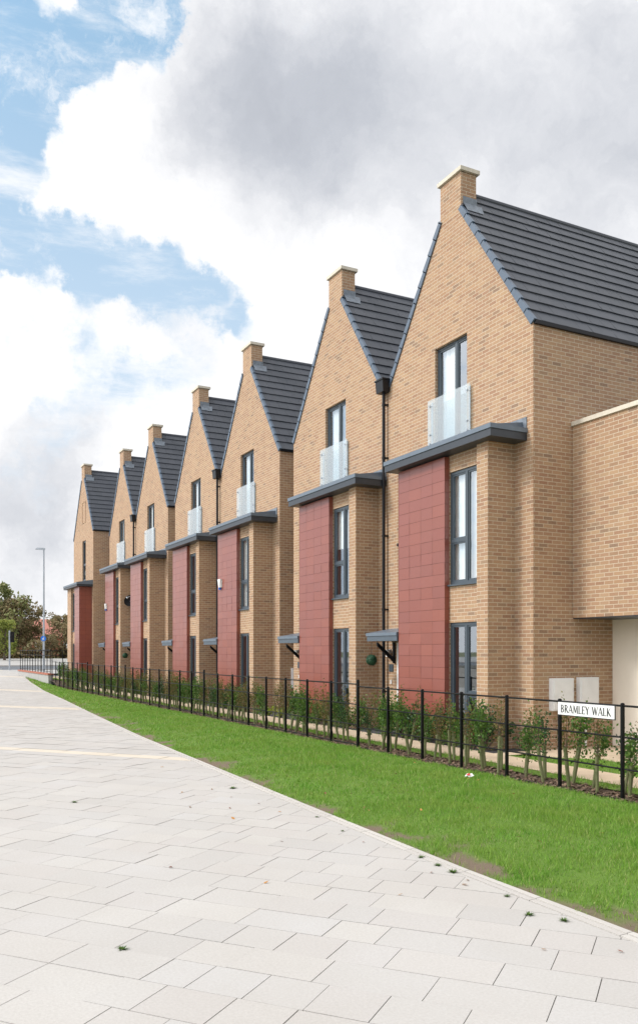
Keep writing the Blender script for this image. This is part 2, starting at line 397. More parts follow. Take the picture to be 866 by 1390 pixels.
# grass blades
def blades(name, x0f, x1f, y0, y1, dens, w, h, zf, bf=None):
    N = int((y1-y0)*5*dens)
    yy = RNG.uniform(y0, y1, N); xx = RNG.uniform(0, 5, N)
    xa = np.array([x0f(q) for q in yy]); xb = np.array([x1f(q) for q in yy])
    keep = xx < (xb-xa); xx, yy, xa = xx[keep]+xa[keep], yy[keep], xa[keep]
    if bf is not None:
        pr = np.array([bf(a, b) for a, b in zip(xx, yy)]); k2 = RNG.uniform(0, 1, len(xx)) > pr*.97; xx, yy = xx[k2], yy[k2]
    n = len(xx); zz = np.array([zf(a, b) for a, b in zip(xx, yy)])
    a = RNG.uniform(0, 2*np.pi, n); cl = np.array([noise.noise(Vector((a_*2.6, b_*2.6, 5))) for a_, b_ in zip(xx, yy)]); hh = h*RNG.uniform(.4, 1.15, n)*(1+.75*cl+.2*np.sin(xx*2.1+1.3*np.sin(yy*1.7))); la = RNG.uniform(0, 2*np.pi, n); ll = hh*RNG.uniform(.1, .9, n)
    ww = w*RNG.uniform(.6, 1.2, n)
    V = np.empty((n, 3, 3))
    V[:,0] = np.stack([xx-ww*np.cos(a), yy-ww*np.sin(a), zz-.004], 1); V[:,1] = np.stack([xx+ww*np.cos(a), yy+ww*np.sin(a), zz-.004], 1)
    V[:,2] = np.stack([xx+ll*np.cos(la), yy+ll*np.sin(la), zz+hh], 1)
    return V.reshape(-1, 3)
Vs = [blades('g', lambda y: kx(y)+.11, lambda y: 8.2, 3, 9, 2600, .0042, .058, lawn_z, bare),
      blades('g', lambda y: kx(y)+.11, lambda y: 8.2, 9, 16, 1500, .0058, .056, lawn_z, bare),
      blades('g', lambda y: kx(y)+.11, lambda y: 8.2, 16, 28, 800, .008, .052, lawn_z, bare),
      blades('g', lambda y: kx(y)+.11, lambda y: 8.2, 28, 58, 260, .016, .058, lawn_z, None)]
V = np.concatenate(Vs); tag(tri_mesh('lawn_grass', V, np.arange(len(V)).reshape(-1, 3), M['blade']), kind='stuff', label='short bright green lawn grass beside the paving', cat='grass')
V = np.concatenate([blades('g', lambda y: 8.78, lambda y: 9.18, 4, 20, 900, .005, .06, lambda x, y: .03),
      blades('g', lambda y: 8.78, lambda y: 9.18, 20, 56, 300, .012, .06, lambda x, y: .03+gard(y)),
      blades('g', lambda y: 9.97, lambda y: min(11.05, 9.98+max(.05, (12.0-y)*.95)), 5, 12, 1100, .005, .05, lambda x, y: .03)])
tag(tri_mesh('path_side_grass', V, np.arange(len(V)).reshape(-1, 3), M['blade']), kind='stuff', label='narrow grass strips beside the buff garden path', cat='grass')
# bark chips
n = 9000; yy = 4+42*RNG.uniform(0, 1, n)**1.5; xx = RNG.uniform(8.12, 8.84, n); L = RNG.uniform(.012, .035, n); a = RNG.uniform(0, 6.28, n); W = L*RNG.uniform(.3, .6, n); tl = RNG.uniform(-.5, .5, n)
zz = np.array([gard(q) for q in yy]) + RNG.uniform(.02, .045, n) + np.where(xx < 8.22, .02, 0)
V = np.empty((n, 4, 3))
for i, (su, sv) in enumerate(((-1,-1),(1,-1),(1,1),(-1,1))):
    V[:,i] = np.stack([xx+su*L*np.cos(a)-sv*W*np.sin(a), yy+su*L*np.sin(a)+sv*W*np.cos(a), zz+su*L*tl+sv*W*tl*.5], 1)
tag(tri_mesh('bark_mulch', V.reshape(-1, 3), np.arange(4*n).reshape(-1, 4), M['chip']), kind='stuff', label='brown bark chip mulch along the foot of the railings', cat='mulch')

# ------------------------------------------------------------------ houses
def face_grid(mb, X, ys, top, z0, holes, depth=.1, skipreveal=()):
    """brick face looking towards -X; top(y) gives its upper edge; holes = (y0,y1,z0,z1) with reveals going back"""
    ys = sorted(set(ys) | {h[0] for h in holes} | {h[1] for h in holes})
    for a, b in zip(ys, ys[1:]):
        m = (a+b)/2; hs = sorted([h for h in holes if h[0] <= m <= h[1]], key=lambda h: h[2]); z = z0
        for h in hs:
            if h[2] > z: mb.poly([(X,b,z),(X,a,z),(X,a,h[2]),(X,b,h[2])])
            z = h[3]
        mb.poly([(X,b,z),(X,a,z),(X,a,top(a+1e-6)),(X,b,top(b-1e-6))])
    for (a, b, c, d) in holes:
        X2 = X+depth
        mb.poly([(X,b,c),(X2,b,c),(X2,b,d),(X,b,d)][::-1]); mb.poly([(X,a,c),(X2,a,c),(X2,a,d),(X,a,d)])
        mb.poly([(X,a,d),(X2,a,d),(X2,b,d),(X,b,d)]); mb.poly([(X,a,c),(X2,a,c),(X2,b,c),(X,b,c)][::-1])
def window(parent, X, y0, y1, z0, z1, cols, sill=True, curtain=None, name='window', label=None):
    """cols: list of (fraction of width, [heights of transoms]) from the near side to the far side"""
    fw = .055; f = MB(); g = MB(); Xf = X; Xb = X+.07
    f.box(Xf,Xb,y0,y1,z0,z0+fw); f.box(Xf,Xb,y0,y1,z1-fw,z1); f.box(Xf,Xb,y0,y0+fw,z0+fw,z1-fw); f.box(Xf,Xb,y1-fw,y1,z0+fw,z1-fw)
    y = y0; tot = sum(c[0] for c in cols)
    for i, (fr, tr) in enumerate(cols):
        yn = y+(y1-y0)*fr/tot
        if i < len(cols)-1: f.box(Xf-.002,Xb-.002,yn-.035,yn+.035,z0+fw,z1-fw)
        a, b = (y+(.035 if i else fw)), (yn-(.035 if i < len(cols)-1 else fw))
        zs = [z0+fw]+list(tr)+[z1-fw]
        for k, (p, q) in enumerate(zip(zs, zs[1:])):
            p2 = p+(.03 if k else 0); q2 = q-(.03 if k < len(zs)-2 else 0)
            if k: f.box(Xf,Xb,a,b,p-.03,p+.03)
            s = .035                                       # opening sash inside the frame
            f.box(Xf+.012,Xb-.012,a,b,p2,p2+s); f.box(Xf+.012,Xb-.012,a,b,q2-s,q2); f.box(Xf+.012,Xb-.012,a,a+s,p2+s,q2-s); f.box(Xf+.012,Xb-.012,b-s,b,p2+s,q2-s)
            g.poly([(Xf+.035,b-s,p2+s),(Xf+.035,a+s,p2+s),(Xf+.035,a+s,q2-s),(Xf+.035,b-s,q2-s)])
        y = yn
    w = f.build(name, M['frame'], parent)
    if label: w['label'] = label
    g.build('pane', M['pane'], w)
    if sill:
        s = MB(); s.box(X-.085,X+.02,y0-.04,y1+.0,z0-.035,z0-.003); s.build('sill', M['frame'], w)
    if curtain:
        c = MB(); a, b, za, zb = curtain; n = 40
        for i in range(n):
            ya, yb = a+(b-a)*i/n, a+(b-a)*(i+1)/n; fx = lambda q: X+.13+.022*math.sin(q*46)+.01*math.sin(q*17)
            c.poly([(fx(yb),yb,za),(fx(ya),ya,za),(fx(ya),ya,zb),(fx(yb),yb,zb)])
        c.build('curtain', M['curtain'], w, smooth=True)
    return w
def slope_roof(mb, vb, X0, X1, yc, zr, half, ze, sg, over=.0, chim=.37):
    """stepped tile courses; sg=-1 the near slope, +1 the far one"""
    run = half+over; sl = (zr-ze)/half; zb = zr-sl*run; Ls = math.hypot(run, zr-zb); n = max(1, round(Ls/.336))
    dy, dz = sg*run/Ls, -(zr-zb)/Ls; ny, nz = sg*(zr-zb)/Ls, run/Ls
    def P(x, s, h): return (x, yc+dy*s+ny*h, zr+dz*s+nz*h)
    for i in range(n):
        a, b = Ls*i/n-(.02 if i else 0), Ls*(i+1)/n; x = X0-(.165 if i % 2 else 0)
        while x < X1:
            p, q_ = max(x, X0), min(x+.327, X1); x += .33
            if q_-p < .02: continue
            h1, h2, db = .038+random.uniform(-.003,.003), .038+random.uniform(-.003,.003), random.uniform(-.003,.003)
            t = [P(p,a,.010),P(q_,a,.010),P(q_,b+db,h1),P(p,b+db,h2)]; lo = [P(p,b+db,h2),P(q_,b+db,h1),P(q_,b+db,.0),P(p,b+db,.0)]
            k0 = len(mb.v); mb.v += t+[lo[2],lo[3]]; f1, f2 = [k0,k0+1,k0+2,k0+3], [k0+3,k0+2,k0+4,k0+5]
            mb.f += [f1, f2] if sg < 0 else [f1[::-1], f2[::-1]]; mb.uv += [(0,0)]*8
        e = [P(X0,a,.010),P(X0,b,.038),P(X0,b,0),P(X0,a,0)]; mb.poly(e, [(.1,.1)]*4)
        # verge cap of this course
        c0, c1 = max(a+.006, chim*Ls/run+.012), b+.008
        if c1-c0 < .04: continue
        v = [P(X0-.044,c0,-.085),P(X0+.03,c0,-.085),P(X0+.03,c1,-.085),P(X0-.044,c1,-.085),P(X0-.044,c0,.02),P(X0+.03,c0,.02),P(X0+.03,c1,.05),P(X0-.044,c1,.05)]
        vb.hexa(v)
def house(y0, kind, label, W=11., bcurt=1., zb=0., name='gabled_house', wd=5.25, bay=.53, curt=True, mirrored=False, extras=()):
    y1 = y0+wd; yc = (y0+y1)/2; XB = 21.; half = wd/2; ze = 8.22+zb; zr = 11.96+zb
    r = empty(name, (W, yc, zb), label, 'house', 'row of gabled brick houses')
    sl = (zr-ze)/half
    top = lambda y: min(zr-sl*abs(y-yc), 1e9)-.01
    w = MB()
    b0 = y0+bay; BX = W-.66; RX = BX+.12
    if not mirrored: pa, pb, ta, tb = b0, b0+.34, b0+1.40, b0+3.15
    jul = (yc-.58, yc+.58, 6.42+zb, 8.66+zb)
    if mirrored: jul = (yc-.72, yc+.18, 5.98, 8.26)
    holes = [jul]
    if not mirrored:
        holes += [(pb+.02, ta+.95, 3.0+zb, 5.7+zb), (pb+.02, ta+.95, .2+zb, 2.7+zb), (tb+.12, tb+1.07, .05+zb, 2.12+zb)]
        # the two bay holes of the main wall only open the rooms behind; reveals sit inside the bay
    face_grid(w, W, [y0, yc, y1], top, zb-.3, holes, .11)
    if mirrored:   # blind panel: recessed brick
        pass
    # sides and back
    w.poly([(W,y0,zb-.3),(XB,y0,zb-.3),(XB,y0,ze-.02),(W,y0,ze-.02)])
    w.poly([(XB,y1-.005,zb-.3),(W,y1-.005,zb-.3),(W,y1-.005,ze-.02),(XB,y1-.005,ze-.02)])
    w.poly([(XB,y0,zb-.3),(XB,y1,zb-.3),(XB,y1,ze-.02),(XB,yc,zr-.02),(XB,y0,ze-.02)])
    if not mirrored:
        # bay brickwork: near pier, recessed strip with two openings, far side
        w.poly([(BX,b0,zb-.3),(W,b0,zb-.3),(W,b0,5.96+zb),(BX,b0,5.96+zb)])
        w.poly([(BX,pb,zb-.3),(BX,b0,zb-.3),(BX,b0,5.96+zb),(BX,pb,5.96+zb)])
        w.poly([(RX,pb,zb-.3),(BX,pb,zb-.3),(BX,pb,5.96+zb),(RX,pb,5.96+zb)])
        face_grid(w, RX, [pb, tb], lambda y: 5.96+zb, zb-.3, [(pb+.003, ta-.003, 3.28+zb, 5.61+zb), (pb+.003, ta-.003, .3+zb, 2.5+zb)], .05)
        w.poly([(W,tb,zb-.3),(RX,tb,zb-.3),(RX,tb,5.96+zb),(W,tb,5.96+zb)])
    wall = w.build('wall', M['brick'], r)
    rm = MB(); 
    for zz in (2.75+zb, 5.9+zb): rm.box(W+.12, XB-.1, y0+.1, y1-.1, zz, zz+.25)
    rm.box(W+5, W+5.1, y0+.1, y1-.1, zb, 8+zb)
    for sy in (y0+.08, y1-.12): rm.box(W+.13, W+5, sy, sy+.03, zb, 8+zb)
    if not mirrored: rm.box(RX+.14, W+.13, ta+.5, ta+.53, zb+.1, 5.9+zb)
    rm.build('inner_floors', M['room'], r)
    # roof
    rf, vg, vg2 = MB(), MB(), MB(); ovn = .02 if kind != 'far' else -.05; ovf = -.05 if kind == 'near' else .02
    slope_roof(rf, vg, W+.012, XB+.1, yc, zr, half, ze, -1, ovn); slope_roof(rf, vg2, W+.012, XB+.1, yc, zr, half, ze, 1, ovf)
    roof = rf.build('roof', M['roof'], r)
    vg.build('verge_caps', M['verge'], roof); vg2.build('verge_caps', M['verge'], roof)
    rd = MB(); rd.tube([(W+.41,yc,zr-.02),(XB+.1,yc,zr-.02)], .075, 10); rd.build('ridge', M['roof'], roof)
    # eaves gutter
    ga = MB()
    if kind in ('near', 'single'): ga.box(W+.01, XB, y0-.06, y0-.004, ze-.085, ze-.012)
    if kind in ('far', 'single'): ga.box(W+.01, XB, y1+.004, y1+.06, ze-.085, ze-.012)
    ga.build('eaves_gutter', M['dark'], roof)
    # chimney
    ch = MB(); cz = 12.18+zb; ch.box(W-.003, W+.40, yc-.372, yc+.372, 11.3+zb, cz)
    cm = ch.build('chimney', M['brick'], roof)
    cp = MB(); cp.box(W-.055, W+.46, yc-.43, yc+.43, cz+.002, cz+.085); cp.build('coping', M['stone'], r)
    for sg in (-1, 1):
        fl = MB()
        y_a, y_b = yc+sg*.375, yc+sg*.52; za, zbb = zr-sl*.375, zr-sl*.52; o = .075
        q = [(W+.06,y_a,za+o+.02),(W+.55,y_a,za+o+.02),(W+.50,y_b,zbb+o),(W+.06,y_b,zbb+o)]; fl.poly(q if sg < 0 else q[::-1])
        fl.poly([(W+.05,y_a,za+o-.05),(W+.42,y_a,za+o-.05),(W+.42,y_a,za+o+.16),(W+.05,y_a,za+o+.16)])
        fl.build('lead_flashing', M['lead'], r)
    if mirrored: return r, yc
    # tall french window with glass guard
    c = (yc-.5 if bay < .5 else yc+.06, yc+.5, 6.45+zb, 8.6+zb) if curt else None
    window(r, W+.075, jul[0]+.002, jul[1]-.002, jul[2]+.002, jul[3]-.002, [(.42, []), (.62, [])], False, c, 'french_window')
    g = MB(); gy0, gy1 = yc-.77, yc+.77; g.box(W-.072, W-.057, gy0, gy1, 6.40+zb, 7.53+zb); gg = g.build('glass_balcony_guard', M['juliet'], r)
    for yy in (gy0+.09, gy1-.09):
        for zz in (6.56+zb, 6.76+zb, 7.40+zb): bt = MB(); bt.tube([(W-.09,yy,zz),(W-.013,yy,zz)], .022, 10); bt.build('bolt', M['steel'], gg)
        br = MB(); br.box(W-.012, W-.002, yy-.03, yy+.03, 6.42+zb, 7.5+zb); br.build('fixing_rail', M['steel'], gg)
    # bay: windows, cladding, canopy
    cu = (pb+.05, ta+.45, 5.6+zb-2.3*bcurt, 5.6+zb) if bcurt else None
    window(r, RX+.03, pb+.005, ta-.005, 3.285+zb, 5.605+zb, [(.48, []), (.52, [4.18+zb])], True, cu)
    window(r, RX+.03, pb+.005, ta-.005, .305+zb, 2.495+zb, [(.5, [1.05+zb]), (.5, [])], False, None, 'tall_window')
    tl = MB(); nc, nr = 4, 24; cw, rh = (tb-ta)/nc, (5.93-.12)/nr
    for i in range(nc):
        for j in range(nr):
            a, b = ta+i*cw+.003, ta+(i+1)*cw-.003; p, q = .12+zb+j*rh+.003, .12+zb+(j+1)*rh-.003
            t1, t2 = random.uniform(-.0022,.0022), random.uniform(-.0022,.0022); xf = BX+.003
            tl.poly([(xf+t1+t2,b,p),(xf-t1+t2,a,p),(xf-t1-t2,a,q),(xf+t1-t2,b,q)])
    for j in range(nr):
        p, q = .12+zb+j*rh+.003, .12+zb+(j+1)*rh-.003
        tl.poly([(BX+.006,ta,p),(RX-.001,ta,p),(RX-.001,ta,q),(BX+.006,ta,q)]); tl.poly([(BX+.2,tb+.02,p),(BX+.006,tb+.02,p),(BX+.006,tb+.02,q),(BX+.2,tb+.02,q)])
    tp = tl.build('tile_cladding', M['tile'], r)
    bk = MB(); bk.box(BX+.009, RX+.1, ta+.004, tb+.015, zb+.1, 5.935+zb, 'r'); bk.build('backing_board', plain_tile_back, tp)
    ca, cb = b0-.355, tb+.24; FX = BX-.22
    k = MB()
    k.box(FX-.02, W-.004, ca-.02, cb+.02, 6.10+zb, 6.19+zb)
    k.hexa([(FX+.05,ca+.10,6.192+zb),(W-.004,ca+.10,6.192+zb),(W-.004,cb-.06,6.192+zb),(FX+.05,cb-.06,6.192+zb),(FX+.05,ca+.10,6.20+zb),(W-.004,ca+.10,6.33+zb),(W-.004,cb-.06,6.33+zb),(FX+.05,cb-.06,6.20+zb)])
    kp = k.build('bay_canopy', M['canopy'], r)
    k = MB(); k.box(FX, W-.004, ca, cb, 5.955+zb, 6.098+zb); k.build('fascia', M['canopy_dark'], kp)
    k = MB(); k.box(W-.018, W-.004, ca+.0, cb-.0, 6.20+zb, 6.41+zb); k.build('flashing', M['lead'], kp)
    # front door, its frame and little roof
    dy0, dy1 = tb+.12, tb+1.07
    d = MB(); fx = W+.02
    for q in ((dy0,dy0+.06,.05,2.12),(dy1-.06,dy1,.05,2.12),(dy0+.06,dy1-.06,2.05,2.12)): d.box(fx-.04, fx+.06, q[0], q[1], q[2]+zb, q[3]+zb)
    dr = d.build('front_door', M['white'], r)
    d = MB(); d.box(fx, fx+.045, dy0+.06, dy1-.06, .06+zb, 2.05+zb)
    for p, q in ((.25,.85),(1.0,1.85)): d.box(fx-.008, fx-.001, dy0+.2, dy1-.2, p+zb, q+zb)
    d.build('door_leaf', M['frame'], dr)
    d = MB(); d.tube([(fx-.05,dy0+.16,1.0+zb),(fx-.05,dy0+.16,1.15+zb)], .012, 8); d.tube([(fx-.05,dy0+.16,1.075+zb),(fx,dy0+.16,1.075+zb)], .01, 8); d.build('handle', M['steel'], dr)
    ea, eb = tb+.025, tb+1.36
    k = MB(); k.hexa([(BX-.05,ea,2.27+zb),(W-.004,ea,2.27+zb),(W-.004,eb,2.27+zb),(BX-.05,eb,2.27+zb),(BX-.05,ea,2.34+zb),(W-.004,ea,2.46+zb),(W-.004,eb,2.46+zb),(BX-.05,eb,2.34+zb)])
    dk = k.build('door_canopy', M['canopy'], r)
    k = MB(); k.box(BX-.03, W-.004, ea, eb-.02, 2.15+zb, 2.268+zb); k.build('fascia', M['door_fascia'], dk)
    for yy in (dy1+.12,):
        k = MB(); k.box(W-.05, W-.004, yy-.03, yy+.03, 1.62+zb, 2.128+zb)
        k.hexa([(W-.05,yy-.03,1.66+zb),(W-.05,yy+.03,1.66+zb),(W-.05,yy+.03,1.76+zb),(W-.05,yy-.03,1.76+zb),(BX+.16,yy-.03,2.04+zb),(BX+.16,yy+.03,2.04+zb),(BX+.16,yy+.03,2.128+zb),(BX+.16,yy-.03,2.128+zb)])
        k.build('bracket', M['dark'], dk)
    k = MB(); ly = dy1+.30; k.tube([(W-.09,ly,1.78+zb),(W-.09,ly,1.93+zb)], .05, 12); wl = k.build('wall_lamp', M['white'], r)
    k = MB(); k.tube([(W-.09,ly,1.93+zb),(W-.09,ly,1.945+zb)], .062, 12); k.box(W-.04, W-.002, ly-.03, ly+.03, 1.86+zb, 1.96+zb); k.build('lamp_bracket', M['steel'], wl)
    k = MB(); k.box(W-.02, W-.002, ly-.12, ly+.06, 1.42+zb, 1.60+zb); k.build('number_plaque', M['frame'], r)
    k = MB(); k.box(W-.03, W-.002, ly-.06, ly-.02, 1.12+zb, 1.22+zb); k.build('doorbell', M['white'], r)
    # small vents
    k = MB(); k.tube([(W-.06,tb+.98,4.45+zb),(W-.001,tb+.98,4.45+zb)], .04, 10); k.build('flue_vent', M['dark'], r)
    if kind == 'near':
        # hopper and downpipe in the valley between this house and the next
        V_ = y1; hp = MB(); hp.hexa([(W-.21,V_-.18,8.22+zb),(W-.02,V_-.18,8.22+zb),(W-.02,V_+.14,8.22+zb),(W-.21,V_+.14,8.22+zb),(W-.23,V_-.19,8.50+zb),(W-.02,V_-.19,8.50+zb),(W-.02,V_+.15,8.50+zb),(W-.23,V_+.15,8.50+zb)])
        hp.box(W-.25, W-.01, V_-.21, V_+.17, 8.502+zb, 8.54+zb)
        dp = MB(); dp.tube([(W-.1,V_-.03,zb+.02),(W-.1,V_-.03,8.22+zb)], .040, 12)
        for zz in (.9,2.9,4.7,6.6,7.9): dp.tube([(W-.1,V_-.03,zz+zb),(W-.1,V_-.03,zz+.06+zb)], .048, 12); dp.box(W-.1, W-.002, V_-.045, V_-.015, zz+zb+.01, zz+.04+zb); dp.box(W-.07, W-.002, V_-.1, V_-.05, zz+zb+.01, zz+.045+zb)
        dd = dp.build('downpipe', M['dark'], r); hp.build('hopper', M['dark'], dd)
        vl = MB(); vl.poly([(W-.02,V_-.24,8.40+zb),(XB,V_-.24,8.40+zb),(XB,V_+.24,8.40+zb),(W-.02,V_+.24,8.40+zb)]); vl.box(W-.05, W-.0, V_-.15, V_+.13, 8.36+zb, 8.47+zb); vl.build('valley_gutter', M['lead'], roof)
        for nm, xa, xb, zt, zbm in (('meter_box',.39,.93,1.39,.77),('meter_box',1.09,1.59,1.40,.79)):
            q = MB(); q.box(W+xa, W+xb, y0-.10, y0-.002, zbm+zb, zt+zb); q.box(W+xa+.03, W+xb-.03, y0-.112, y0-.101, zbm+.03+zb, zt-.03+zb); mo = q.build(nm, M['grey'], r)
            q = MB(); q.tube([(W+xa+.2,y0-.05,zb+.0),(W+xa+.2,y0-.05,zbm+zb)], .02, 8); q.build('service_pipe', M['white'], mo)
    if 'alarm' in extras:
        q = MB(); q.hexa([(BX-.07,tb-.36,4.10+zb),(BX-.002,tb-.40,4.10+zb),(BX-.002,tb-.22,4.10+zb),(BX-.07,tb-.26,4.10+zb),(BX-.08,tb-.44,4.38+zb),(BX-.002,tb-.44,4.38+zb),(BX-.002,tb-.18,4.38+zb),(BX-.08,tb-.18,4.38+zb)])
        al = q.build('alarm_box', M['white'], r); q = MB(); q.box(BX-.075, BX-.004, tb-.34, tb-.28, 4.02+zb, 4.098+zb); q.build('strobe', M['blue'], al)
    if 'dish' in extras:
        q = MB(); n = 18; cx, cy, cz_ = BX+.42, b0-.28, 4.35+zb; prev = None
        ax = Vector((-.55,-.78,.3)).normalized(); u = ax.orthogonal().normalized(); v = ax.cross(u)
        ctr = Vector((cx,cy,cz_))
        for k_ in range(5):
            rr = .29*k_/4; ring = [tuple(ctr + rr*(math.cos(6.2832*i/n)*u+math.sin(6.2832*i/n)*v) + ax*(.09*(rr/.29)**2)) for i in range(n)]
            if prev:
                for i in range(n): q.poly([prev[i], prev[(i+1)%n], ring[(i+1)%n], ring[i]] if k_ > 1 else [prev[i], ring[(i+1)%n], ring[i]])
            prev = ring
        ds = q.build('satellite_dish', M['dishm'], r, smooth=True)
        q = MB(); q.tube([(cx,b0-.002,cz_),(cx,cy,cz_)], .025, 8); q.tube([tuple(ctr-u*.3), tuple(ctr+ax*.42-u*.12), tuple(ctr+ax*.46)], .014, 6); q.tube([tuple(ctr+ax*.42), tuple(ctr+ax*.52)], .04, 8); q.build('dish_arm', M['steel'], ds)
    return r, yc
plain_tile_back = plain('cladding_joint', (.15,.045,.035), .7)
W = 11.
H7, c7 = house(12.41, 'near', 'nearest gabled brick house, white meter boxes on its side wall beside the cream carport', bay=.53)
H6, c6 = house(17.66, 'far', 'second gabled brick house from the right, sharing a hopper and downpipe with the nearest house', bay=.36, bcurt=.45)
H5, c5 = house(23.91, 'near', 'third gabled brick house from the right, white alarm box on its red tiled bay', extras=('alarm',))
H4, c4 = house(29.16, 'far', 'fourth gabled brick house from the right, in the middle of the row of seven', bay=.36, bcurt=0)
H3, c3 = house(35.41, 'near', 'fifth gabled brick house from the right, leaf ball hanging at its door', bay=.53)
H2, c2 = house(40.66, 'far', 'sixth gabled brick house from the right, black satellite dish on the side of its bay', bay=.30, extras=('alarm', 'dish'))
# the last house is mirrored and stands a little forward
W1 = 10.35
H1, c1 = house(46.9, 'single', 'farthest gabled brick house at the left end, red tiles wrapping the corner of its bay', W=W1, zb=.4, mirrored=True)
def last_bay():
    r = H1; BX = 9.66; RX = BX+.1; w = MB(); z0 = .1
    b0, t1, wa, wb, b1 = 47.24, 48.5, 48.62, 49.5, 50.5
    # brick: pier, recess strip, far side
    w.poly([(BX,b1,z0),(BX,wb,z0),(BX,wb,5.5),(BX,b1,5.5)]); w.poly([(RX,wb,z0),(RX,wb,5.5),(BX,wb,5.5),(BX,wb,z0)])
    face_grid(w, RX, [t1, wb], lambda y: 5.5, z0, [(wa-.1, wb-.003, 3.07, 5.23), (wa-.1, wb-.003, .5, 2.37)], .05)
    w.poly([(W1,b1,z0),(BX,b1,z0),(BX,b1,5.5),(W1,b1,5.5)])
    w.build('bay_wall', M['brick'], r)
    window(r, RX+.03, wa-.095, wb-.005, 3.075, 5.225, [(.5, []), (.5, [3.9])], True)
    window(r, RX+.03, wa-.095, wb-.005, .505, 2.365, [(.5, []), (.5, [])], False, None, 'tall_window')
    window(r, W1+.06, c1-.718, c1+.178, 5.982, 8.258, [(1, [6.9])], True, None, 'upper_window')
    tl = MB(); rh = .24
    for j in range(22):
        p, q = .2+j*rh+.003, .2+(j+1)*rh-.003
        for i in range(3):
            a, b = b0+i*.42+.003, b0+(i+1)*.42-.003; t = random.uniform(-.002,.002); tl.poly([(BX+t,b,p),(BX-t,a,p),(BX-t,a,q),(BX+t,b,q)])
        for i in range(2):
            a, b = BX+i*.345+.003, BX+(i+1)*.345-.003; tl.poly([(a,b0,p),(b,b0,p),(b,b0,q),(a,b0,q)])
        tl.poly([(BX+.004,t1,p),(RX-.002,t1,p),(RX-.002,t1,q),(BX+.004,t1,q)][::-1])
    tp = tl.build('tile_cladding', M['tile'], r)
    bk = MB(); bk.box(BX+.006, W1, b0+.006, t1-.006, .2, 5.48, 'r'); bk.build('backing_board', plain_tile_back, tp)
    k = MB(); FX = BX-.2; ca, cb = b0-.3, b1+.25
    k.hexa([(FX,ca,5.6),(W1-.004,ca,5.6),(W1-.004,cb,5.6),(FX,cb,5.6),(FX,ca,5.7),(W1-.004,ca,5.86),(W1-.004,cb,5.86),(FX,cb,5.7)])
    kp = k.build('bay_canopy', M['canopy'], r)
    k = MB(); k.box(FX+.02, W1-.004, ca+.02, cb-.02, 5.49, 5.598); k.build('fascia', M['canopy_dark'], kp)
    k = MB(); k.box(W1-.022, W1-.002, c1-.72, c1-.69, 9.3, 10.45); k.box(W1-.022, W1-.002, c1-.72, c1+.16, 9.27, 9.3); k.box(W1-.022,W1-.002,c1+.13,c1+.16,9.3,10.45); k.box(W1-.022,W1-.002,c1-.72,c1+.16,10.45,10.48)
    k.build('blind_panel', M['brick'], r)
last_bay()

# low carport / garage block at the right edge
r = empty('carport_block', (12.5, 8, 0), 'low flat-topped brick block with stone coping and cream rendered wall below, at the right edge', 'carport')
w = MB(); XF, XR, Y1, Y0 = 11.99, 13.06, 12.405, 2.5
w.poly([(XF,Y1,2.56),(XF,Y0,2.56),(XF,Y0,6.30),(XF,Y1,6.30)]); w.poly([(XF,Y0,2.56),(20,Y0,2.56),(20,Y0,6.3),(XF,Y0,6.3)])
w.build('wall', M['brick'], r)
w = MB(); w.box(XF-.04, XF+.28, Y0-.04, Y1-.003, 6.302, 6.385); w.build('coping', M['stone'], r)
w = MB(); w.box(XF+.01, 20, Y0, Y1-.006, 2.54, 2.557); w.box(XF+.28, 20, Y0+.02, Y1-.006, 6.1, 6.2); w.build('soffit', M['canopy_dark'], r)
w = MB(); w.poly([(XR,Y1,-.02),(XR,Y0,-.02),(XR,Y0,2.54),(XR,Y1,2.54)]); w.poly([(XR,Y0,-.02),(20,Y0,-.02),(20,Y0,2.54),(XR,Y0,2.54)]); w.build('rendered_wall', M['render'], r)

# hanging leaf balls
def leaf_ball(loc, label):
    r = empty('hanging_leaf_ball', loc, label, 'hanging decoration', 'round leaf balls hanging by front doors')
    n = 1500; d = RNG.normal(size=(n, 3)); d /= np.linalg.norm(d, axis=1)[:,None]; c = d*RNG.uniform(.105, .135, n)[:,None]
    t = np.cross(d, RNG.normal(size=(n,3))); t /= np.linalg.norm(t, axis=1)[:,None]; b = np.cross(d, t)+d*RNG.uniform(-.6,.6,n)[:,None]
    V = np.stack([c-t*.012, c+b*.022, c+t*.012, c-b*.012], 1).reshape(-1, 3)+np.array(loc)
    o = tri_mesh('leaves', V, np.arange(4*n).reshape(-1, 4), M['ball'], None); o.data.transform(__import__('mathutils').Matrix.Translation(-Vector(loc))); o.parent = r; o.location = (0,0,0)
    m = MB(); m.tube([(loc[0],loc[1],loc[2]+.1),(loc[0],loc[1],2.13)], .006, 5); m.build('chain', M['dark'], r)
leaf_ball((10.42, 17.40, 1.70), 'dark green leaf ball hanging by the front door of the nearest house')
leaf_ball((10.42, 40.35, 1.72), 'small leaf ball hanging by the front door of the fifth house from the right')

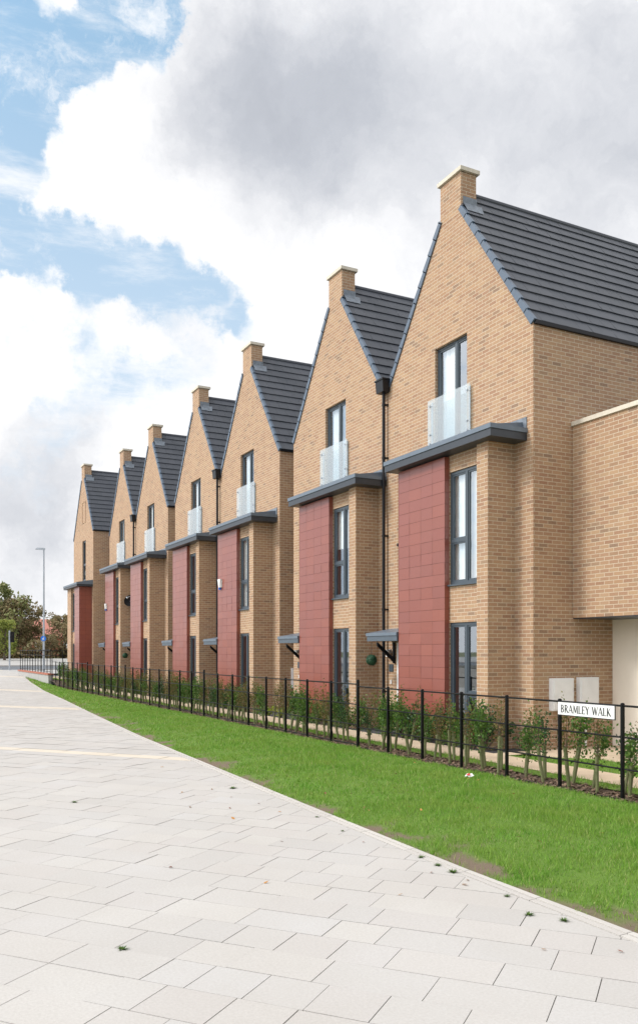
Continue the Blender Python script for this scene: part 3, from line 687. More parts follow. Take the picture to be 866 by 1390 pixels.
# ------------------------------------------------------------------ railings
def fz(y): return gard(y)*.6
r = empty('estate_railing', (8.3, 14.5, 0), 'long black estate railing of four rails running between the lawn and the hedge saplings', 'railing')
TALL = {-2: 0, 6: 1, 14: 1, 22: 1, 28: 1, 36: 1}
def step(k):       # each panel sits a little higher than the one nearer the camera
    lv = sum(1 for t in (6, 14, 22, 28) if k >= t); return (-.045, .0, .025, .05, .09)[lv]
PX = .04
for k in range(-4, 37):
    y = 7.72+1.11*k; z = step(k); t = k in TALL
    p = MB(); hw = .021 if t else .016
    hgt = 1.30+(.055 if t else 0)
    p.box(8.3-.022, 8.3+.022, y-hw, y+hw, -.1+z, hgt+z-.012); p.hexa([(8.278,y-hw,hgt+z-.012),(8.322,y-hw,hgt+z-.012),(8.322,y+hw,hgt+z-.012),(8.278,y+hw,hgt+z-.012),(8.288,y-hw*.5,hgt+z),(8.312,y-hw*.5,hgt+z),(8.312,y+hw*.5,hgt+z),(8.288,y+hw*.5,hgt+z)])
    p.build('post', M['iron'], r)
edges = [-4, 6, 14, 22, 28, 36]
for a, b in zip(edges, edges[1:]):
    z = step(a)
    for i, h in enumerate((1.262, .865, .465, .075)):
        q = MB(); rr = .0135 if i == 0 else .0115
        pts = [(8.3, 7.72+1.11*kk, h+z) for kk in range(a, b+1)]
        q.tube(pts, rr, 8); q.build('rail', M['iron'], r, smooth=False)
# low wall with brick coping and taller railings beyond
r = empty('low_garden_wall', (8.3, 53.5, 0), 'low pale wall with red brick coping, where the lawn ends beyond the railing', 'wall')
w = MB(); w.box(8.16, 8.40, 48.0, 59.4, -.1, .62); w.build('wall', M['concrete'], r)
w = MB(); w.box(8.12, 8.44, 47.96, 59.44, .622, .70); w.build('coping', M['redbrick'], r)
r = empty('wall_top_railing', (8.28, 53.5, .7), 'black vertical-bar railing standing on the low wall at the far end', 'railing')
for k in range(12):
    y = 48.1+k*1.02; p = MB(); p.box(8.262,8.298,y-.018,y+.018,.702,2.02); p.build('post', M['iron'], r)
for h in (1.99, 1.70, .80):
    q = MB(); q.tube([(8.28,48.0,h),(8.28,59.4,h)], .014, 8); q.build('rail', M['iron'], r)
r = empty('return_railing', (9.3, 52.4, .3), 'short black railing returning from the low wall to the farthest house', 'railing')
for k in range(4):
    x = 8.5+k*.62; p = MB(); p.box(x-.018,x+.018,52.38,52.42,.2,2.0); p.build('post', M['iron'], r)
for h in (1.96, 1.68, .85):
    q = MB(); q.tube([(8.32,52.4,h),(10.4,52.4,h)], .014, 8); q.build('rail', M['iron'], r)

# street name plate
SY0, SY1, SZ0, SZ1 = 8.83, 7.80, 1.03, 1.222
r = empty('street_name_sign', (8.262, 8.3, 1.1), 'white BRAMLEY WALK street name plate fixed to the top rail of the black railing', 'sign')
b = MB(); b.box(8.262, 8.268, SY1, SY0, SZ0, SZ1); b.build('border_plate', M['signk'], r)
b = MB(); b.box(8.2555, 8.2605, SY1+.012, SY0-.012, SZ0+.012, SZ1-.012); b.build('face_plate', M['signw'], r)
# serif lettering as flat strokes: (x0,y0,x1,y1,width) in a 0..1 box
T, N_ = .17, .08
def arc(cx, cy, rx, ry, a0, a1, w0, w1, n=8):
    out = []
    for i in range(n):
        p, q = a0+(a1-a0)*i/n, a0+(a1-a0)*(i+1)/n
        wm = w0+(w1-w0)*math.sin(math.pi*(i+.5)/n)
        out.append((cx+rx*math.cos(p), cy+ry*math.sin(p), cx+rx*math.cos(q), cy+ry*math.sin(q), wm))
    return out
def ser(x, y, l=.12): return [(x-l, y, x+l, y, .055)]
GL = {
 'B': (.72, [(.15,0,.15,1,T)]+ser(.1,.03)+ser(.1,.97)+arc(.2,.75,.34,.23,-1.57,1.57,N_,T)+arc(.2,.27,.40,.25,-1.57,1.57,N_,T)),
 'R': (.76, [(.15,0,.15,1,T),(.3,.5,.72,.02,T)]+ser(.14,.03)+ser(.1,.97)+ser(.7,.03,.08)+arc(.2,.74,.36,.24,-1.57,1.57,N_,T)),
 'A': (.84, [(.05,0,.42,1,N_),(.42,1,.78,0,T),(.2,.34,.64,.34,N_)]+ser(.05,.03)+ser(.78,.03)),
 'M': (1.0, [(.12,0,.16,1,N_),(.18,1,.5,.1,T),(.5,.1,.82,1,N_),(.84,1,.88,0,T)]+ser(.12,.03)+ser(.88,.03)+ser(.12,.97,.07)+ser(.9,.97,.07)),
 'L': (.62, [(.15,0,.15,1,T),(.15,.04,.58,.04,N_),(.57,0,.57,.2,.06)]+ser(.14,.97)+ser(.1,.03)),
 'E': (.64, [(.15,0,.15,1,T),(.15,.04,.58,.04,N_),(.15,.96,.56,.96,N_),(.15,.52,.48,.52,N_),(.57,0,.57,.2,.06),(.55,.8,.55,1,.06),(.48,.42,.48,.62,.05)]+ser(.1,.03,.08)+ser(.1,.97,.08)),
 'Y': (.74, [(.06,1,.38,.48,T),(.70,1,.40,.48,N_),(.38,.5,.38,0,T)]+ser(.06,.97)+ser(.7,.97,.09)+ser(.38,.03)),
 'W': (1.08, [(.05,1,.32,0,T),(.32,0,.54,.95,N_),(.54,.95,.78,0,T),(.78,0,1.02,1,N_)]+ser(.05,.97)+ser(.54,.97,.08)+ser(1.02,.97,.08)),
 'K': (.76, [(.15,0,.15,1,T),(.2,.45,.64,.98,N_),(.28,.55,.72,.02,T)]+ser(.14,.03)+ser(.14,.97)+ser(.64,.97,.08)+ser(.72,.03,.08)),
 ' ': (.42, [])}
word = 'BRAMLEY WALK'; H_ = .105; tw = sum(GL[c][0]+.07 for c in word); sx = (SY0-SY1-.13)/tw
b = MB(); cx = 0
layer = 0
for ch in word:
    wd, st = GL[ch]
    for (x0,y0,x1,y1,wdt) in st:
        p = Vector(((cx+x0)*sx, y0*H_)); q = Vector(((cx+x1)*sx, y1*H_)); d = (q-p)
        if d.length < 1e-6: continue
        d.normalize(); n = Vector((-d.y, d.x))*wdt*H_*.5; layer = (layer+1) % 9; xx = 8.2545-layer*.00012
        f = lambda v: (xx, SY0-.065-v.x, SZ0+.042+v.y)
        b.poly([f(p+n), f(q+n), f(q-n), f(p-n)])
    cx += wd+.07
b.build('lettering', M['signk'], r)

# ------------------------------------------------------------------ foliage
def leaves(n, fn, size, name, mat, parent, up=.3):
    V = np.empty((n, 4, 3))
    for i in range(n):
        c = Vector(fn(i)); d = Vector(RNG.normal(size=3)); d.z = abs(d.z)*up+d.z*.4; d.normalize(); t = d.orthogonal().normalized(); t.rotate(__import__('mathutils').Quaternion(d, RNG.uniform(0, 6.28))); b = d.cross(t)
        s = size*RNG.uniform(.6, 1.3)
        V[i] = [c-t*s*.1, c+b*s*.38+t*s*.45, c+t*s*1.1+d*s*.15, c-b*s*.38+t*s*.45]
    o = tri_mesh(name, V.reshape(-1, 3), np.arange(4*n).reshape(-1, 4), mat, parent); return o
def sapling(seed, h, spread, nleaf, mat, lean, guard_h, flare, size):
    random.seed(seed); r = empty('hedge_sapling', (0,0,-20))
    st = MB(); tips = []
    for k in range(4):
        a = random.uniform(0, 6.28); top = (math.cos(a)*spread*.5+lean, math.sin(a)*spread*.5, h*random.uniform(.75, 1.))
        pts = [(0,0,-20),(lean*.35,0,guard_h*.7-20),(top[0]*.6,top[1]*.6,(guard_h+top[2])/2-20),(top[0],top[1],top[2]-20)]
        st.tube(pts, [.008,.006,.004,.002], 5, False); tips.append(pts)
    st.build('stem', M['bark'], r)
    def fn(i):
        p = tips[i % 4]; t = random.random()**.75; a, b, c = Vector(p[1]), Vector(p[2]), Vector(p[3])
        q = a.lerp(b, t*2) if t < .5 else b.lerp(c, t*2-1)
        w = spread*(.95 - .55*t)
        return (q.x+random.gauss(0, w*.42), q.y+random.gauss(0, w*.42), max(q.z+20+random.gauss(0, .10), guard_h*.62))
    leaves(nleaf, fn, size, 'foliage', mat, r)
    g = MB(); n = 8; r0, r1 = .026, .026*flare
    g.tube([(0,0,-20),(lean*.2,0,guard_h*.5-20),(lean*.38,0,guard_h-20)], [r0, (r0+r1)/2, r1], n, False); g.build('tree_guard', M['guard'], r)
    return r
protos = []
specs = [(1, 1.05, .20, 430, 'leafA', .02, .52, 1.35, .042, 'bushy bright green'), (2, 1.16, .19, 260, 'leafB', -.05, .55, 1.1, .034, 'reddish tipped'),
         (3, .98, .24, 460, 'leafA', .10, .48, 1.6, .045, 'wide leaning green'), (4, 1.22, .14, 150, 'leafB', .0, .58, 1.0, .032, 'thin wispy brownish'),
         (5, .90, .20, 340, 'leafC', -.08, .50, 1.2, .038, 'short dark green'), (6, 1.10, .15, 240, 'leafA', .05, .54, 1.15, .036, 'slender upright green')]
for sp in specs: protos.append((sapling(*sp[:4], M[sp[4]], *sp[5:9]), sp[9]))
zone = ['before the cream carport', 'before the nearest house', 'before the second house from the right', 'before the third house from the right', 'before the fourth house from the right', 'before the fifth house from the right', 'before the sixth house from the right', 'before the farthest house']
zb_ = [12.4, 17.66, 23.4, 29.16, 34.9, 40.66, 46.4, 99]
# which stretch of hedge is seen before which house
def zone_of(y):
    X_, d = 8.5, 8.5*SA+y*CA; rr = 8.5*CA-y*SA; t = rr/d; Y_ = 10.34*(CA-t*SA)/(SA+t*CA)
    return zone[next(i for i, b_ in enumerate(zb_) if Y_ < b_)]
random.seed(21); used = set(); y = 5.9; k = 0
while y < 47.4:
    i = random.choice((0,0,1,1,1,2,3,3,4,5)); x = 8.53+.21*(k % 2)+random.uniform(-.06,.06); z = gard(y)+.02
    p, lk = protos[i]
    if i not in used: o = p; used.add(i); o.location = (x,y,z); o.rotation_euler = (random.uniform(-.1,.1), random.uniform(-.08,.08), random.uniform(0,6.28))
    else: o = copy_tree(p, (x,y,z), random.uniform(0,6.28), random.uniform(.76,1.04), random.uniform(-.17,.17), random.uniform(-.15,.15))
    gs = ('straight', 'slightly leaning')[abs(o.rotation_euler.x)+abs(o.rotation_euler.y) > .13]
    tag(o, f'{lk} sapling, {gs} green guard, {zone_of(y)}', 'hedge sapling', f'hedge saplings planted behind the black railing, {lk}')
    y += random.uniform(.17, .30); k += 1
for i, (p, lk) in enumerate(protos):
    for ch in p.children: ch.location = ch.location; 
for i in range(len(protos)):
    pass
# shrubs in the beds before the houses
def shrub(seed, w, h, n, mat, size):
    random.seed(seed); r = empty('garden_shrub', (0,0,-20)); cl = [(random.gauss(0,w*.35), random.gauss(0,w*.35), random.uniform(.25,.8)*h, random.uniform(.12,.22)*w*1.6) for _ in range(9)]
    st = MB()
    for c in cl: st.tube([(0,0,-20),(c[0]*.5,c[1]*.5,c[2]*.6-20),(c[0],c[1],c[2]-20)], [.012,.008,.004], 5, False)
    st.build('stems', M['bark'], r)
    def fn(i):
        c = cl[i % 9]; d = Vector(RNG.normal(size=3)).normalized()*c[3]*random.uniform(.55,1.15); return (c[0]+d.x, c[1]+d.y, max(.02, c[2]+d.z*1.1))
    leaves(n, fn, size, 'foliage', mat, r); return r
sh = [(shrub(31, .62, .80, 1300, M['leafC'], .045), 'dark glossy green'), (shrub(32, .52, .66, 900, M['leafA'], .04), 'mid green'),
      (shrub(33, .35, .78, 520, M['leafB'], .036), 'tall bronze tinted'), (shrub(34, .30, .30, 320, M['leafD'], .035), 'low lime yellow')]
used = set(); random.seed(5)
def put_shrub(i, x, y, where, s=1.):
    p, lk = sh[i]; loc = (x, y, gard(y)+.01)
    if i not in used: used.add(i); o = p; o.location = loc
    else: o = copy_tree(p, loc, random.uniform(0,6.28), s)
    tag(o, f'{lk} shrub {where}', 'shrub', f'{lk} shrubs in the beds before the houses')
names = ['before the bay of the nearest house', 'before the bay of the second house from the right', 'before the bay of the third house from the right', 'before the bay of the fourth house from the right', 'before the bay of the fifth house from the right', 'before the bay of the sixth house from the right']
for hi, b0 in enumerate((12.94, 18.02, 24.44, 29.52, 35.94, 40.96)):
    y = b0+.1
    while y < b0+3.3:
        put_shrub(random.choice((0,0,1,2,1)), random.uniform(10.05,10.16), y, names[hi], random.uniform(.8,1.1)); y += random.uniform(.4,.6)
put_shrub(3, 10.1, 22.7, 'beside the door path of the second house'); put_shrub(3, 10.1, 21.9, 'at the end of the second house bay')
put_shrub(3, 10.1, 34.0, 'beside the door path of the fourth house')
for (i, x, y, wh) in ((0,12.55,9.9,'on the paving before the cream rendered wall'),(0,12.5,10.6,'near the meter boxes before the cream wall'),(1,12.55,9.2,'at the right edge before the cream wall'),(0,10.35,12.9,'at the corner pier of the nearest house')):
    put_shrub(i, x-.1, y, wh, 1.15)

# trees beyond the road
def tree(seed, h, w, n, mat, base, size=.28):
    random.seed(seed); r = empty('roadside_tree', (0,0,-60)); tr = MB(); tips = []
    tr.tube([(0,0,-60),(.05,0,h*.2-60),(.1,.05,h*.45-60),(.1,0,h*.8-60)], [.22,.18,.12,.04], 8, False)
    for k in range(16):
        a = random.uniform(0,6.28); z = h*random.uniform(base,.9); f = math.sin(math.pi*min(1,(z/h-base*.5)/(1.05-base*.5)))**.6
        l = w*.5*f*random.uniform(.6,1.05); e = (math.cos(a)*l, math.sin(a)*l, z+random.uniform(0,.12)*h)
        tr.tube([(.1,0,z*.75-60),(e[0]*.5,e[1]*.5,z-60),(e[0],e[1],e[2]-60)], [.08,.05,.015], 5, False); tips.append((e, random.uniform(.08,.16)*w))
    for k in range(10):
        z = h*random.uniform(base,.95); tips.append(((random.gauss(0,w*.13),random.gauss(0,w*.13),z), w*.17))
    for k in range(6):
        a = random.uniform(0,6.28); tips.append(((math.cos(a)*w*.18,math.sin(a)*w*.18,h*random.uniform(.85,1.03)), w*.07))
    tr.build('trunk', M['bark'], r)
    def fn(i):
        c, q = tips[i % len(tips)]; d = Vector(RNG.normal(size=3)).normalized()*q*random.uniform(.35,1.15)**.8; return (c[0]+d.x*1.1, c[1]+d.y*1.1, c[2]+d.z)
    leaves(n, fn, size, 'crown', mat, r, 1.); return r
TA = tree(51, 6.6, 6.2, 3600, M['treeA'], .10); TB = tree(52, 7.4, 6.0, 3800, M['treeB'], .12); TC = tree(53, 6., 4.6, 3600, M['treeC'], .15)
def at_px(px, d, z=None):
    rr = (px-433)/1150*d; return (d*SA+rr*CA, d*CA-rr*SA)
def put_tree(p, px, d, s, label, first, rz):
    x, y = at_px(px, d); loc = (x, y, terr(y)-.05)
    if first: o = p; o.location = loc; o.scale = (s,s,s); o.rotation_euler.z = rz
    else: o = copy_tree(p, loc, rz, s)
    tag(o, label, 'tree', 'trees beyond the far road')
put_tree(TB, -6, 92, 1.08, 'tall green tree at the left edge, behind the traffic signal', True, .3)
put_tree(TC, 6, 84, .66, 'yellow-green leafy tree at the far left edge, in front of darker trees', True, 0)
put_tree(TA, 24, 93, .92, 'tallest bronze tree, right of the traffic signal beyond the road', True, 1.)
put_tree(TA, 43, 96, .52, 'smaller bronze tree left of the lamp post, before the pink-roofed house', False, 3.)
put_tree(TA, 88, 92, .68, 'bronze tree between the lamp post and the farthest house', False, 5.)
put_tree(TA, 66, 90, .38, 'low bronze tree directly behind the lamp post and blue sign', False, 2.2)
put_tree(TB, 112, 98, .7, 'green tree partly hidden by the farthest house', False, 2.)
put_tree(TA, 12, 99, .7, 'dark bronze tree set back behind the traffic signal', False, 4.)
put_tree(TB, -40, 95, 1., 'green tree outside the left edge of the row of trees', False, 1.)
# thicket under the trees
def hedge_far():
    n = 9000; xs_ = RNG.uniform(-30, 34, n); yy = 94.5+RNG.normal(0, .5, n)-xs_*.0; hh = RNG.uniform(0, 1, n)*(1.5+.5*np.sin(xs_*.9)+.4*np.sin(xs_*2.3))
    c = np.stack([xs_, yy, hh+1.1], 1); t = RNG.normal(size=(n,3)); t /= np.linalg.norm(t,axis=1)[:,None]; b = np.cross(t, RNG.normal(size=(n,3))); b /= np.linalg.norm(b,axis=1)[:,None]
    V = np.stack([c-t*.2, c+b*.16, c+t*.2, c-b*.16], 1).reshape(-1,3)
    tag(tri_mesh('roadside_thicket', V, np.arange(4*n).reshape(-1,4), M['treeA']), kind='stuff', label='low dark undergrowth beneath the trees beyond the road', cat='undergrowth')
hedge_far()
# house beyond the trees
r0 = at_px(92, 125); hx, hy = r0; z = 1.5
r = empty('distant_house', (hx, hy, z), 'distant house with pink-red tiled roof showing behind the trees', 'house')
w = MB(); w.box(hx-7, hx+7, hy, hy+8, z-.5, z+2.6); w.build('wall', M['redbrick'], r)
w = MB(); w.poly([(hx-7.4,hy-.4,z+2.5),(hx+7.4,hy-.4,z+2.5),(hx+5.4,hy+4,z+5.3),(hx-5.4,hy+4,z+5.3)]); w.poly([(hx+7.4,hy+8.4,z+2.5),(hx-7.4,hy+8.4,z+2.5),(hx-5.4,hy+4,z+5.3),(hx+5.4,hy+4,z+5.3)])
w.poly([(hx-7.4,hy+8.4,z+2.5),(hx-7.4,hy-.4,z+2.5),(hx-5.4,hy+4,z+5.3)]); w.poly([(hx+7.4,hy-.4,z+2.5),(hx+7.4,hy+8.4,z+2.5),(hx+5.4,hy+4,z+5.3)]); w.build('roof', M['redroof'], r)
for xx in (-4, 0, 4):
    w = MB(); w.box(hx+xx-.6, hx+xx+.6, hy-.05, hy-.01, z+.8, z+2.0); w.build('window', M['white'], r)

# street lamp with blue sign
lx, ly = at_px(59.5, 62); lz = terr(ly)
r = empty('street_lamp', (lx, ly, lz), 'tall grey street lamp with flat head and a small blue round sign on its pole', 'street lamp')
p = MB(); p.tube([(lx,ly,lz),(lx,ly,lz+1.2),(lx,ly,9.45)], [.085,.075,.05], 10); po = p.build('pole', M['steel'], r)
p = MB(); hd = Vector((-CA, SA, 0))
def hp_(a, s_, z_): q = Vector((lx,ly,0))+hd*a+Vector((SA,CA,0))*s_; return (q.x, q.y, z_)
p.hexa([hp_(-.08,-.07,9.36),hp_(.62,-.12,9.40),hp_(.62,.12,9.40),hp_(-.08,.07,9.36),hp_(-.08,-.06,9.50),hp_(.45,-.08,9.53),hp_(.45,.08,9.53),hp_(-.08,.06,9.50)])
p.build('lamp_head', M['steel'], r)
def disc(mb, c, rad, off, n=24):
    u = Vector((CA,-SA,0)); v = Vector((0,0,1)); ax = Vector((-SA,-CA,0)); ctr = Vector(c)+ax*off
    mb.poly([tuple(ctr+rad*(math.cos(6.28318*i/n)*u+math.sin(6.28318*i/n)*v)) for i in range(n)])
    return ctr, u, v
p = MB(); disc(p, (lx,ly,2.87), .20, .10); disc(p, (lx,ly,2.87), .20, .095); sg = p.build('round_sign', M['blue'], r)
p = MB(); ctr, u, v = disc(MB(), (lx,ly,2.87), .2, .104)
def lin(a, b, w_):
    d = Vector((b[0]-a[0], b[1]-a[1])).normalized(); n = Vector((-d.y, d.x))*w_; g_ = lambda q: tuple(ctr+u*q[0]+v*q[1])
    p.poly([g_((a[0]+n.x,a[1]+n.y)), g_((b[0]+n.x,b[1]+n.y)), g_((b[0]-n.x,b[1]-n.y)), g_((a[0]-n.x,a[1]-n.y))])
lin((.02,.06),(-.02,-.03),.022); lin((-.02,-.03),(-.06,-.12),.014); lin((-.01,-.03),(.05,-.12),.014); lin((.02,.05),(.07,.0),.01); lin((.035,.085),(.035,.125),.02); lin((-.09,.02),(-.03,-.0),.012)
p.build('pictogram', M['signw'], sg)
# traffic signal seen from the side
lx, ly = at_px(13, 66); lz = terr(ly)
r = empty('traffic_signal', (lx, ly, lz), 'traffic signal seen side-on at the road edge, grey pole and dark head, far left', 'traffic light')
p = MB(); p.tube([(lx,ly,lz),(lx,ly,3.55)], .06, 10); p.build('pole', M['steel'], r)
p = MB(); a = Vector((lx,ly,0))+Vector((CA,-SA,0))*.22
p.box(a.x-.13, a.x+.13, a.y-.14, a.y+.14, 2.62, 3.45)
for zz in (2.72, 2.98, 3.24): p.hexa([(a.x-.08,a.y+.14,zz),(a.x+.08,a.y+.14,zz),(a.x+.08,a.y+.30,zz+.12),(a.x-.08,a.y+.30,zz+.12),(a.x-.08,a.y+.14,zz+.16),(a.x+.08,a.y+.14,zz+.16),(a.x+.08,a.y+.32,zz+.16),(a.x-.08,a.y+.32,zz+.16)])
p.build('signal_head', M['dark'], r)

# ------------------------------------------------------------------ small things on the ground
def leaf_obj(mat, s):
    m = MB(); n = 5
    up = [(-1,0,0),(-.5,.42,.12),(.1,.5,.05),(.6,.28,.16),(1.1,0,.05)]; dn = [(1.1,0,.05),(.6,-.3,.2),(.1,-.48,.1),(-.5,-.36,.14),(-1,0,0)]
    m.poly([(x*s,y*s,z*s+.004) for x,y,z in up]); m.poly([(x*s,y*s,z*s+.004) for x,y,z in dn]); return m
random.seed(77)
lp = [leaf_obj(M['dead'], .022).build('fallen_leaf', M['dead']), leaf_obj(M['dead_dark'], .02).build('fallen_leaf', M['dead_dark'])]
first = [True, True]
for k in range(54):
    i = random.random() < .45; i = int(i)
    if k < 34:
        y = 3.8+9*random.random()**1.2; x = random.uniform(kx(y)+.3, 8.1); z = lawn_z(x,y)+.035; wh = 'lying on the lawn grass'
    else:
        y = random.uniform(3.5, 16); x = kx(y)-.05-abs(random.gauss(0,.9)); z = terr(y)+.004; wh = 'lying on the pale paving'
    o = lp[i] if first[i] else lp[i].copy()
    if not first[i]: C.objects.link(o)
    first[i] = False; o.location = (x,y,z); o.rotation_euler = (random.uniform(-.4,.4), random.uniform(-.4,.4), random.uniform(0,6.28)); s = random.uniform(.7,1.4); o.scale = (s,s,s)
    tag(o, f"{('orange brown','dark red brown')[i]} fallen leaf {wh}", 'leaf', f"{('orange brown','dark red brown')[i]} leaves {wh}")
def weed(seed):
    V = []
    rg = np.random.default_rng(seed)
    for i in range(70):
        a = rg.uniform(0,6.28); d = rg.uniform(.015,.08); h = rg.uniform(.004,.025); c = (math.cos(a)*d*.3, math.sin(a)*d*.3, 0); t = (math.cos(a)*d, math.sin(a)*d, h); w_ = .006
        V += [(c[0]-w_*math.sin(a), c[1]+w_*math.cos(a), .0), (t[0],t[1],t[2]), (c[0]+w_*math.sin(a), c[1]-w_*math.cos(a), .0)]
    return tri_mesh('paving_weed', V, np.arange(len(V)).reshape(-1,3), M['leafA'])
wp = weed(3); fw = True
def gpt(px, py):
    d = 1150*EYE/(py-885); rr = (px-433)/1150*d; return (d*SA+rr*CA, d*CA-rr*SA)
for (px, py, s, lb) in ((166,1290,.9,'largest weed tuft, in a paving joint at the bottom left'),(101,1090,1.,'small weed tuft alone in the pale paving at the left'),(316,1071,1.2,'weed tuft at the lawn edge of the paving, midway along'),(573,1126,.9,''),(588,1147,.8,''),(527,1099,.7,''),(505,1096,.6,''),(593,1150,.8,''),(572,1165,1.0,''),(594,1176,1.0,''),(615,1185,1.1,''),(688,1218,.8,''),(718,1243,.8,''),(766,1251,.9,''),(465,1129,.6,''),(450,1107,.6,''),(430,1110,.6,'')):
    x, y = gpt(px, py); o = wp if fw else wp.copy()
    if not fw: C.objects.link(o)
    fw = False; o.location = (x, y, .002); o.rotation_euler.z = px; o.scale = (s*.8,s*(.5+.5*abs(math.sin(px))),s)
    tag(o, lb or 'small green weed growing in a joint at the paving edge', 'weed', None if lb else 'small weeds along the paving edge')
# litter on the lawn
x, y = gpt(637, 1065); z = lawn_z(x, y)+.04
r = MB()
for k in range(7):
    a = k*1.3; q = Vector((x+.03*math.cos(a), y+.05*math.sin(a), z)); r.poly([(q.x-.03,q.y-.02,z),(q.x+.03,q.y-.015,z+.02*(k%3)),(q.x+.02,q.y+.03,z+.03),(q.x-.02,q.y+.02,z+.012*(k%2))])
lo = empty('crumpled_wrapper', (x,y,z), 'crumpled white and red wrapper lying on the lawn before the railing', 'litter')
r.build('paper', M['white'], lo)
m = MB(); m.poly([(x-.06,y-.03,z+.02),(x-.01,y-.05,z+.03),(x-.0,y-.0,z+.045),(x-.05,y+.01,z+.03)]); m.build('printed_corner', plain('wrapper_red', (.5,.04,.03), .5), lo)

# ------------------------------------------------------------------ camera, sky, light
cam = bpy.data.cameras.new('camera'); co = bpy.data.objects.new('camera', cam); C.objects.link(co)
co.location = (0, 0, EYE); co.rotation_euler = (R(90), 0, -math.atan2(SA, CA))
cam.sensor_fit = 'HORIZONTAL'; cam.sensor_width = 36; cam.lens = 1150/866*36; cam.shift_x = 0; cam.shift_y = (885-695)/866
cam.clip_start = .1; cam.clip_end = 3000
bpy.context.scene.camera = co
SUN_EL, SUN_AZ = 40, -72           # azimuth measured from +Y towards +X
sd = Vector((math.sin(R(SUN_AZ))*math.cos(R(SUN_EL)), math.cos(R(SUN_AZ))*math.cos(R(SUN_EL)), math.sin(R(SUN_EL))))
sun = bpy.data.lights.new('sun', 'SUN'); so = bpy.data.objects.new('sun', sun); C.objects.link(so)
sun.energy = 2.1; sun.angle = R(11); sun.color = (1, .95, .87); so.rotation_euler = sd.to_track_quat('Z', 'Y').to_euler(); so.location = (0,0,30)
w = bpy.data.worlds.new('World'); bpy.context.scene.world = w; w.use_nodes = True; nt = w.node_tree; nt.nodes.clear()
out = nd(nt, 'ShaderNodeOutputWorld'); bg = nd(nt, 'ShaderNodeBackground'); bg.inputs[1].default_value = .1; nt.links.new(bg.outputs[0], out.inputs[0])
sky = nd(nt, 'ShaderNodeTexSky'); sky.sky_type = 'NISHITA'; sky.sun_disc = False; sky.sun_elevation = R(SUN_EL); sky.sun_rotation = R(SUN_AZ)
D = nd(nt, 'ShaderNodeTexCoord').outputs['Generated']
def vm(op, a, b=None, sc=None):
    n = nd(nt, 'ShaderNodeVectorMath', operation=op); nt.links.new(a, n.inputs[0])
    if b is not None:
        if isinstance(b, bpy.types.NodeSocket): nt.links.new(b, n.inputs[1])
        else: n.inputs[1].default_value = b
    if sc is not None: n.inputs['Scale'].default_value = sc
    return n.outputs['Value'] if op in ('DISTANCE', 'DOT_PRODUCT', 'LENGTH') else n.outputs[0]
def dirp(px, py):
    t = (px-433)/1150; u = (885-py)/1150; v = Vector((SA+t*CA, CA-t*SA, u)); return v.normalized()
wn = noise_n(nt, 5, 10, .62, D); w2 = noise_n(nt, 16, 8, .65, D)
Dw = vm('ADD', D, vm('SCALE', vm('SUBTRACT', wn.outputs['Color'], (.5,.5,.5)), sc=.13))
Dw = vm('ADD', Dw, vm('SCALE', vm('SUBTRACT', w2.outputs['Color'], (.5,.5,.5)), sc=.06))
def blobs(lst, vec, sharp=(1.3,.4)):
    acc = None
    for (px, py, rad, wt) in lst:
        dd = vm('DISTANCE', vec, tuple(dirp(px, py))); rr = rad/1150
        m_ = mrange(nt, dd, rr*sharp[0], rr*sharp[1], 0, wt, True); acc = m_ if acc is None else mth(nt, 'ADD', acc, m_)
    return acc
blue = blobs([(0,110,75,.9),(-70,60,120,.9),(25,190,60,.8),(30,240,45,.55),(-60,230,90,.8),(20,60,35,.5),(125,45,42,.85),(170,20,45,1.),(185,55,35,.9),(205,20,30,.8),(195,95,22,.5),(110,90,38,.8),(60,120,40,.6),
   (0,320,50,.8),(55,340,45,.75),(120,362,45,.8),(180,370,48,.85),(235,390,45,.8),(285,415,45,.75),(320,445,35,.5),(140,410,35,.5),(220,430,35,.5),(-60,330,70,.7),
   (60,420,30,.35),(100,560,65,.62),(190,545,55,.58),(250,500,50,.5),(40,650,55,.5),(20,470,40,.35),(120,470,40,.35),(395,8,18,.5),(-1250,520,230,1.3),(-1000,560,120,1.)], Dw)
bn = noise_n(nt, 8, 12, .68, D)
blue = mth(nt, 'ADD', blue, mrange(nt, bn.outputs[0], .25, .75, -.52, .34))
fb = mrange(nt, blue, .22, .80, 0, 1, True)
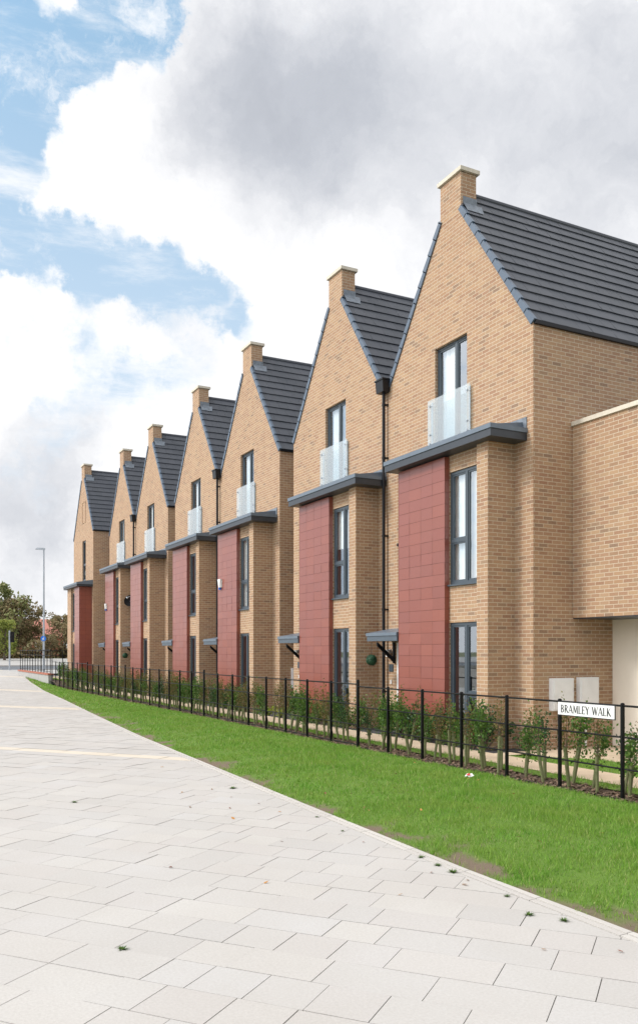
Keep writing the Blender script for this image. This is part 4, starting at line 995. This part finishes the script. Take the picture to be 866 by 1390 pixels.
grey = blobs([(335,85,85,.55),(400,165,90,.50),(310,130,60,.12),(470,60,120,.18),(520,130,130,.22),(640,180,170,.22),(800,250,190,.30),(866,120,140,.22),(760,60,140,.10),(600,300,110,.12),(300,225,80,.06),
   (60,610,60,.34),(130,600,55,.26),(20,680,65,.40),(90,700,50,.22),(50,770,60,.22),(260,490,50,.16),(740,140,120,.12)], Dw, (2.0,-.2))
gn = noise_n(nt, 5.5, 12, .62, Dw)
grey = mth(nt, 'MULTIPLY', grey, .74)
grey = mth(nt, 'ADD', grey, mrange(nt, gn.outputs[0], .3, .7, -.26, .26))
cloud = ramp(nt, grey, [(0, (10.3,10.3,10.4)), (.16, (9.5,9.55,9.75)), (.42, (7.5,7.65,8.05)), (.74, (5.6,5.85,6.4)), (1, (4.8,5.05,5.6))])
skyc = mixc(nt, .65, sky.outputs[0], (4.4,7.2,9.9))
up = nd(nt, 'ShaderNodeSeparateXYZ'); nt.links.new(D, up.inputs[0])
skyc = mixc(nt, mrange(nt, up.outputs[2], .60, .12, 0, .75), skyc, (8.2,9.0,9.9))
mp = nd(nt, 'ShaderNodeMapping'); mp.inputs['Scale'].default_value = (1., 1.6, 5.); mp.inputs['Rotation'].default_value = (.25, .1, .3); nt.links.new(D, mp.inputs[0])
wsp = noise_n(nt, 4.2, 12, .68, mp.outputs[0]); wsp2 = noise_n(nt, 13, 9, .65, Dw)
skyc = mixc(nt, mrange(nt, wsp.outputs[0], .42, .72, 0, .9, True), skyc, (9.9,10.0,10.2))
skyc = mixc(nt, mrange(nt, wsp2.outputs[0], .50, .72, 0, .8, True), skyc, (9.9,10.0,10.2))
fin = mixc(nt, fb, cloud, skyc)
near_sun = mrange(nt, vm('DISTANCE', D, tuple(sd)), 1.1, .15, 1., 2.5, True)   # clouds glow towards the veiled sun
ns = nd(nt, 'ShaderNodeVectorMath', operation='SCALE'); nt.links.new(fin, ns.inputs[0]); nt.links.new(near_sun, ns.inputs['Scale']); fin = ns.outputs[0]
nt.links.new(fin, bg.inputs[0])
sc = bpy.context.scene
sc.view_settings.view_transform = 'Standard'; sc.view_settings.look = 'None'; sc.view_settings.gamma = 1; sc.view_settings.exposure = .07; sc.view_settings.use_curve_mapping = False
sc.render.engine = 'CYCLES'; sc.cycles.max_bounces = 8; sc.cycles.transparent_max_bounces = 12; sc.cycles.use_denoising = True
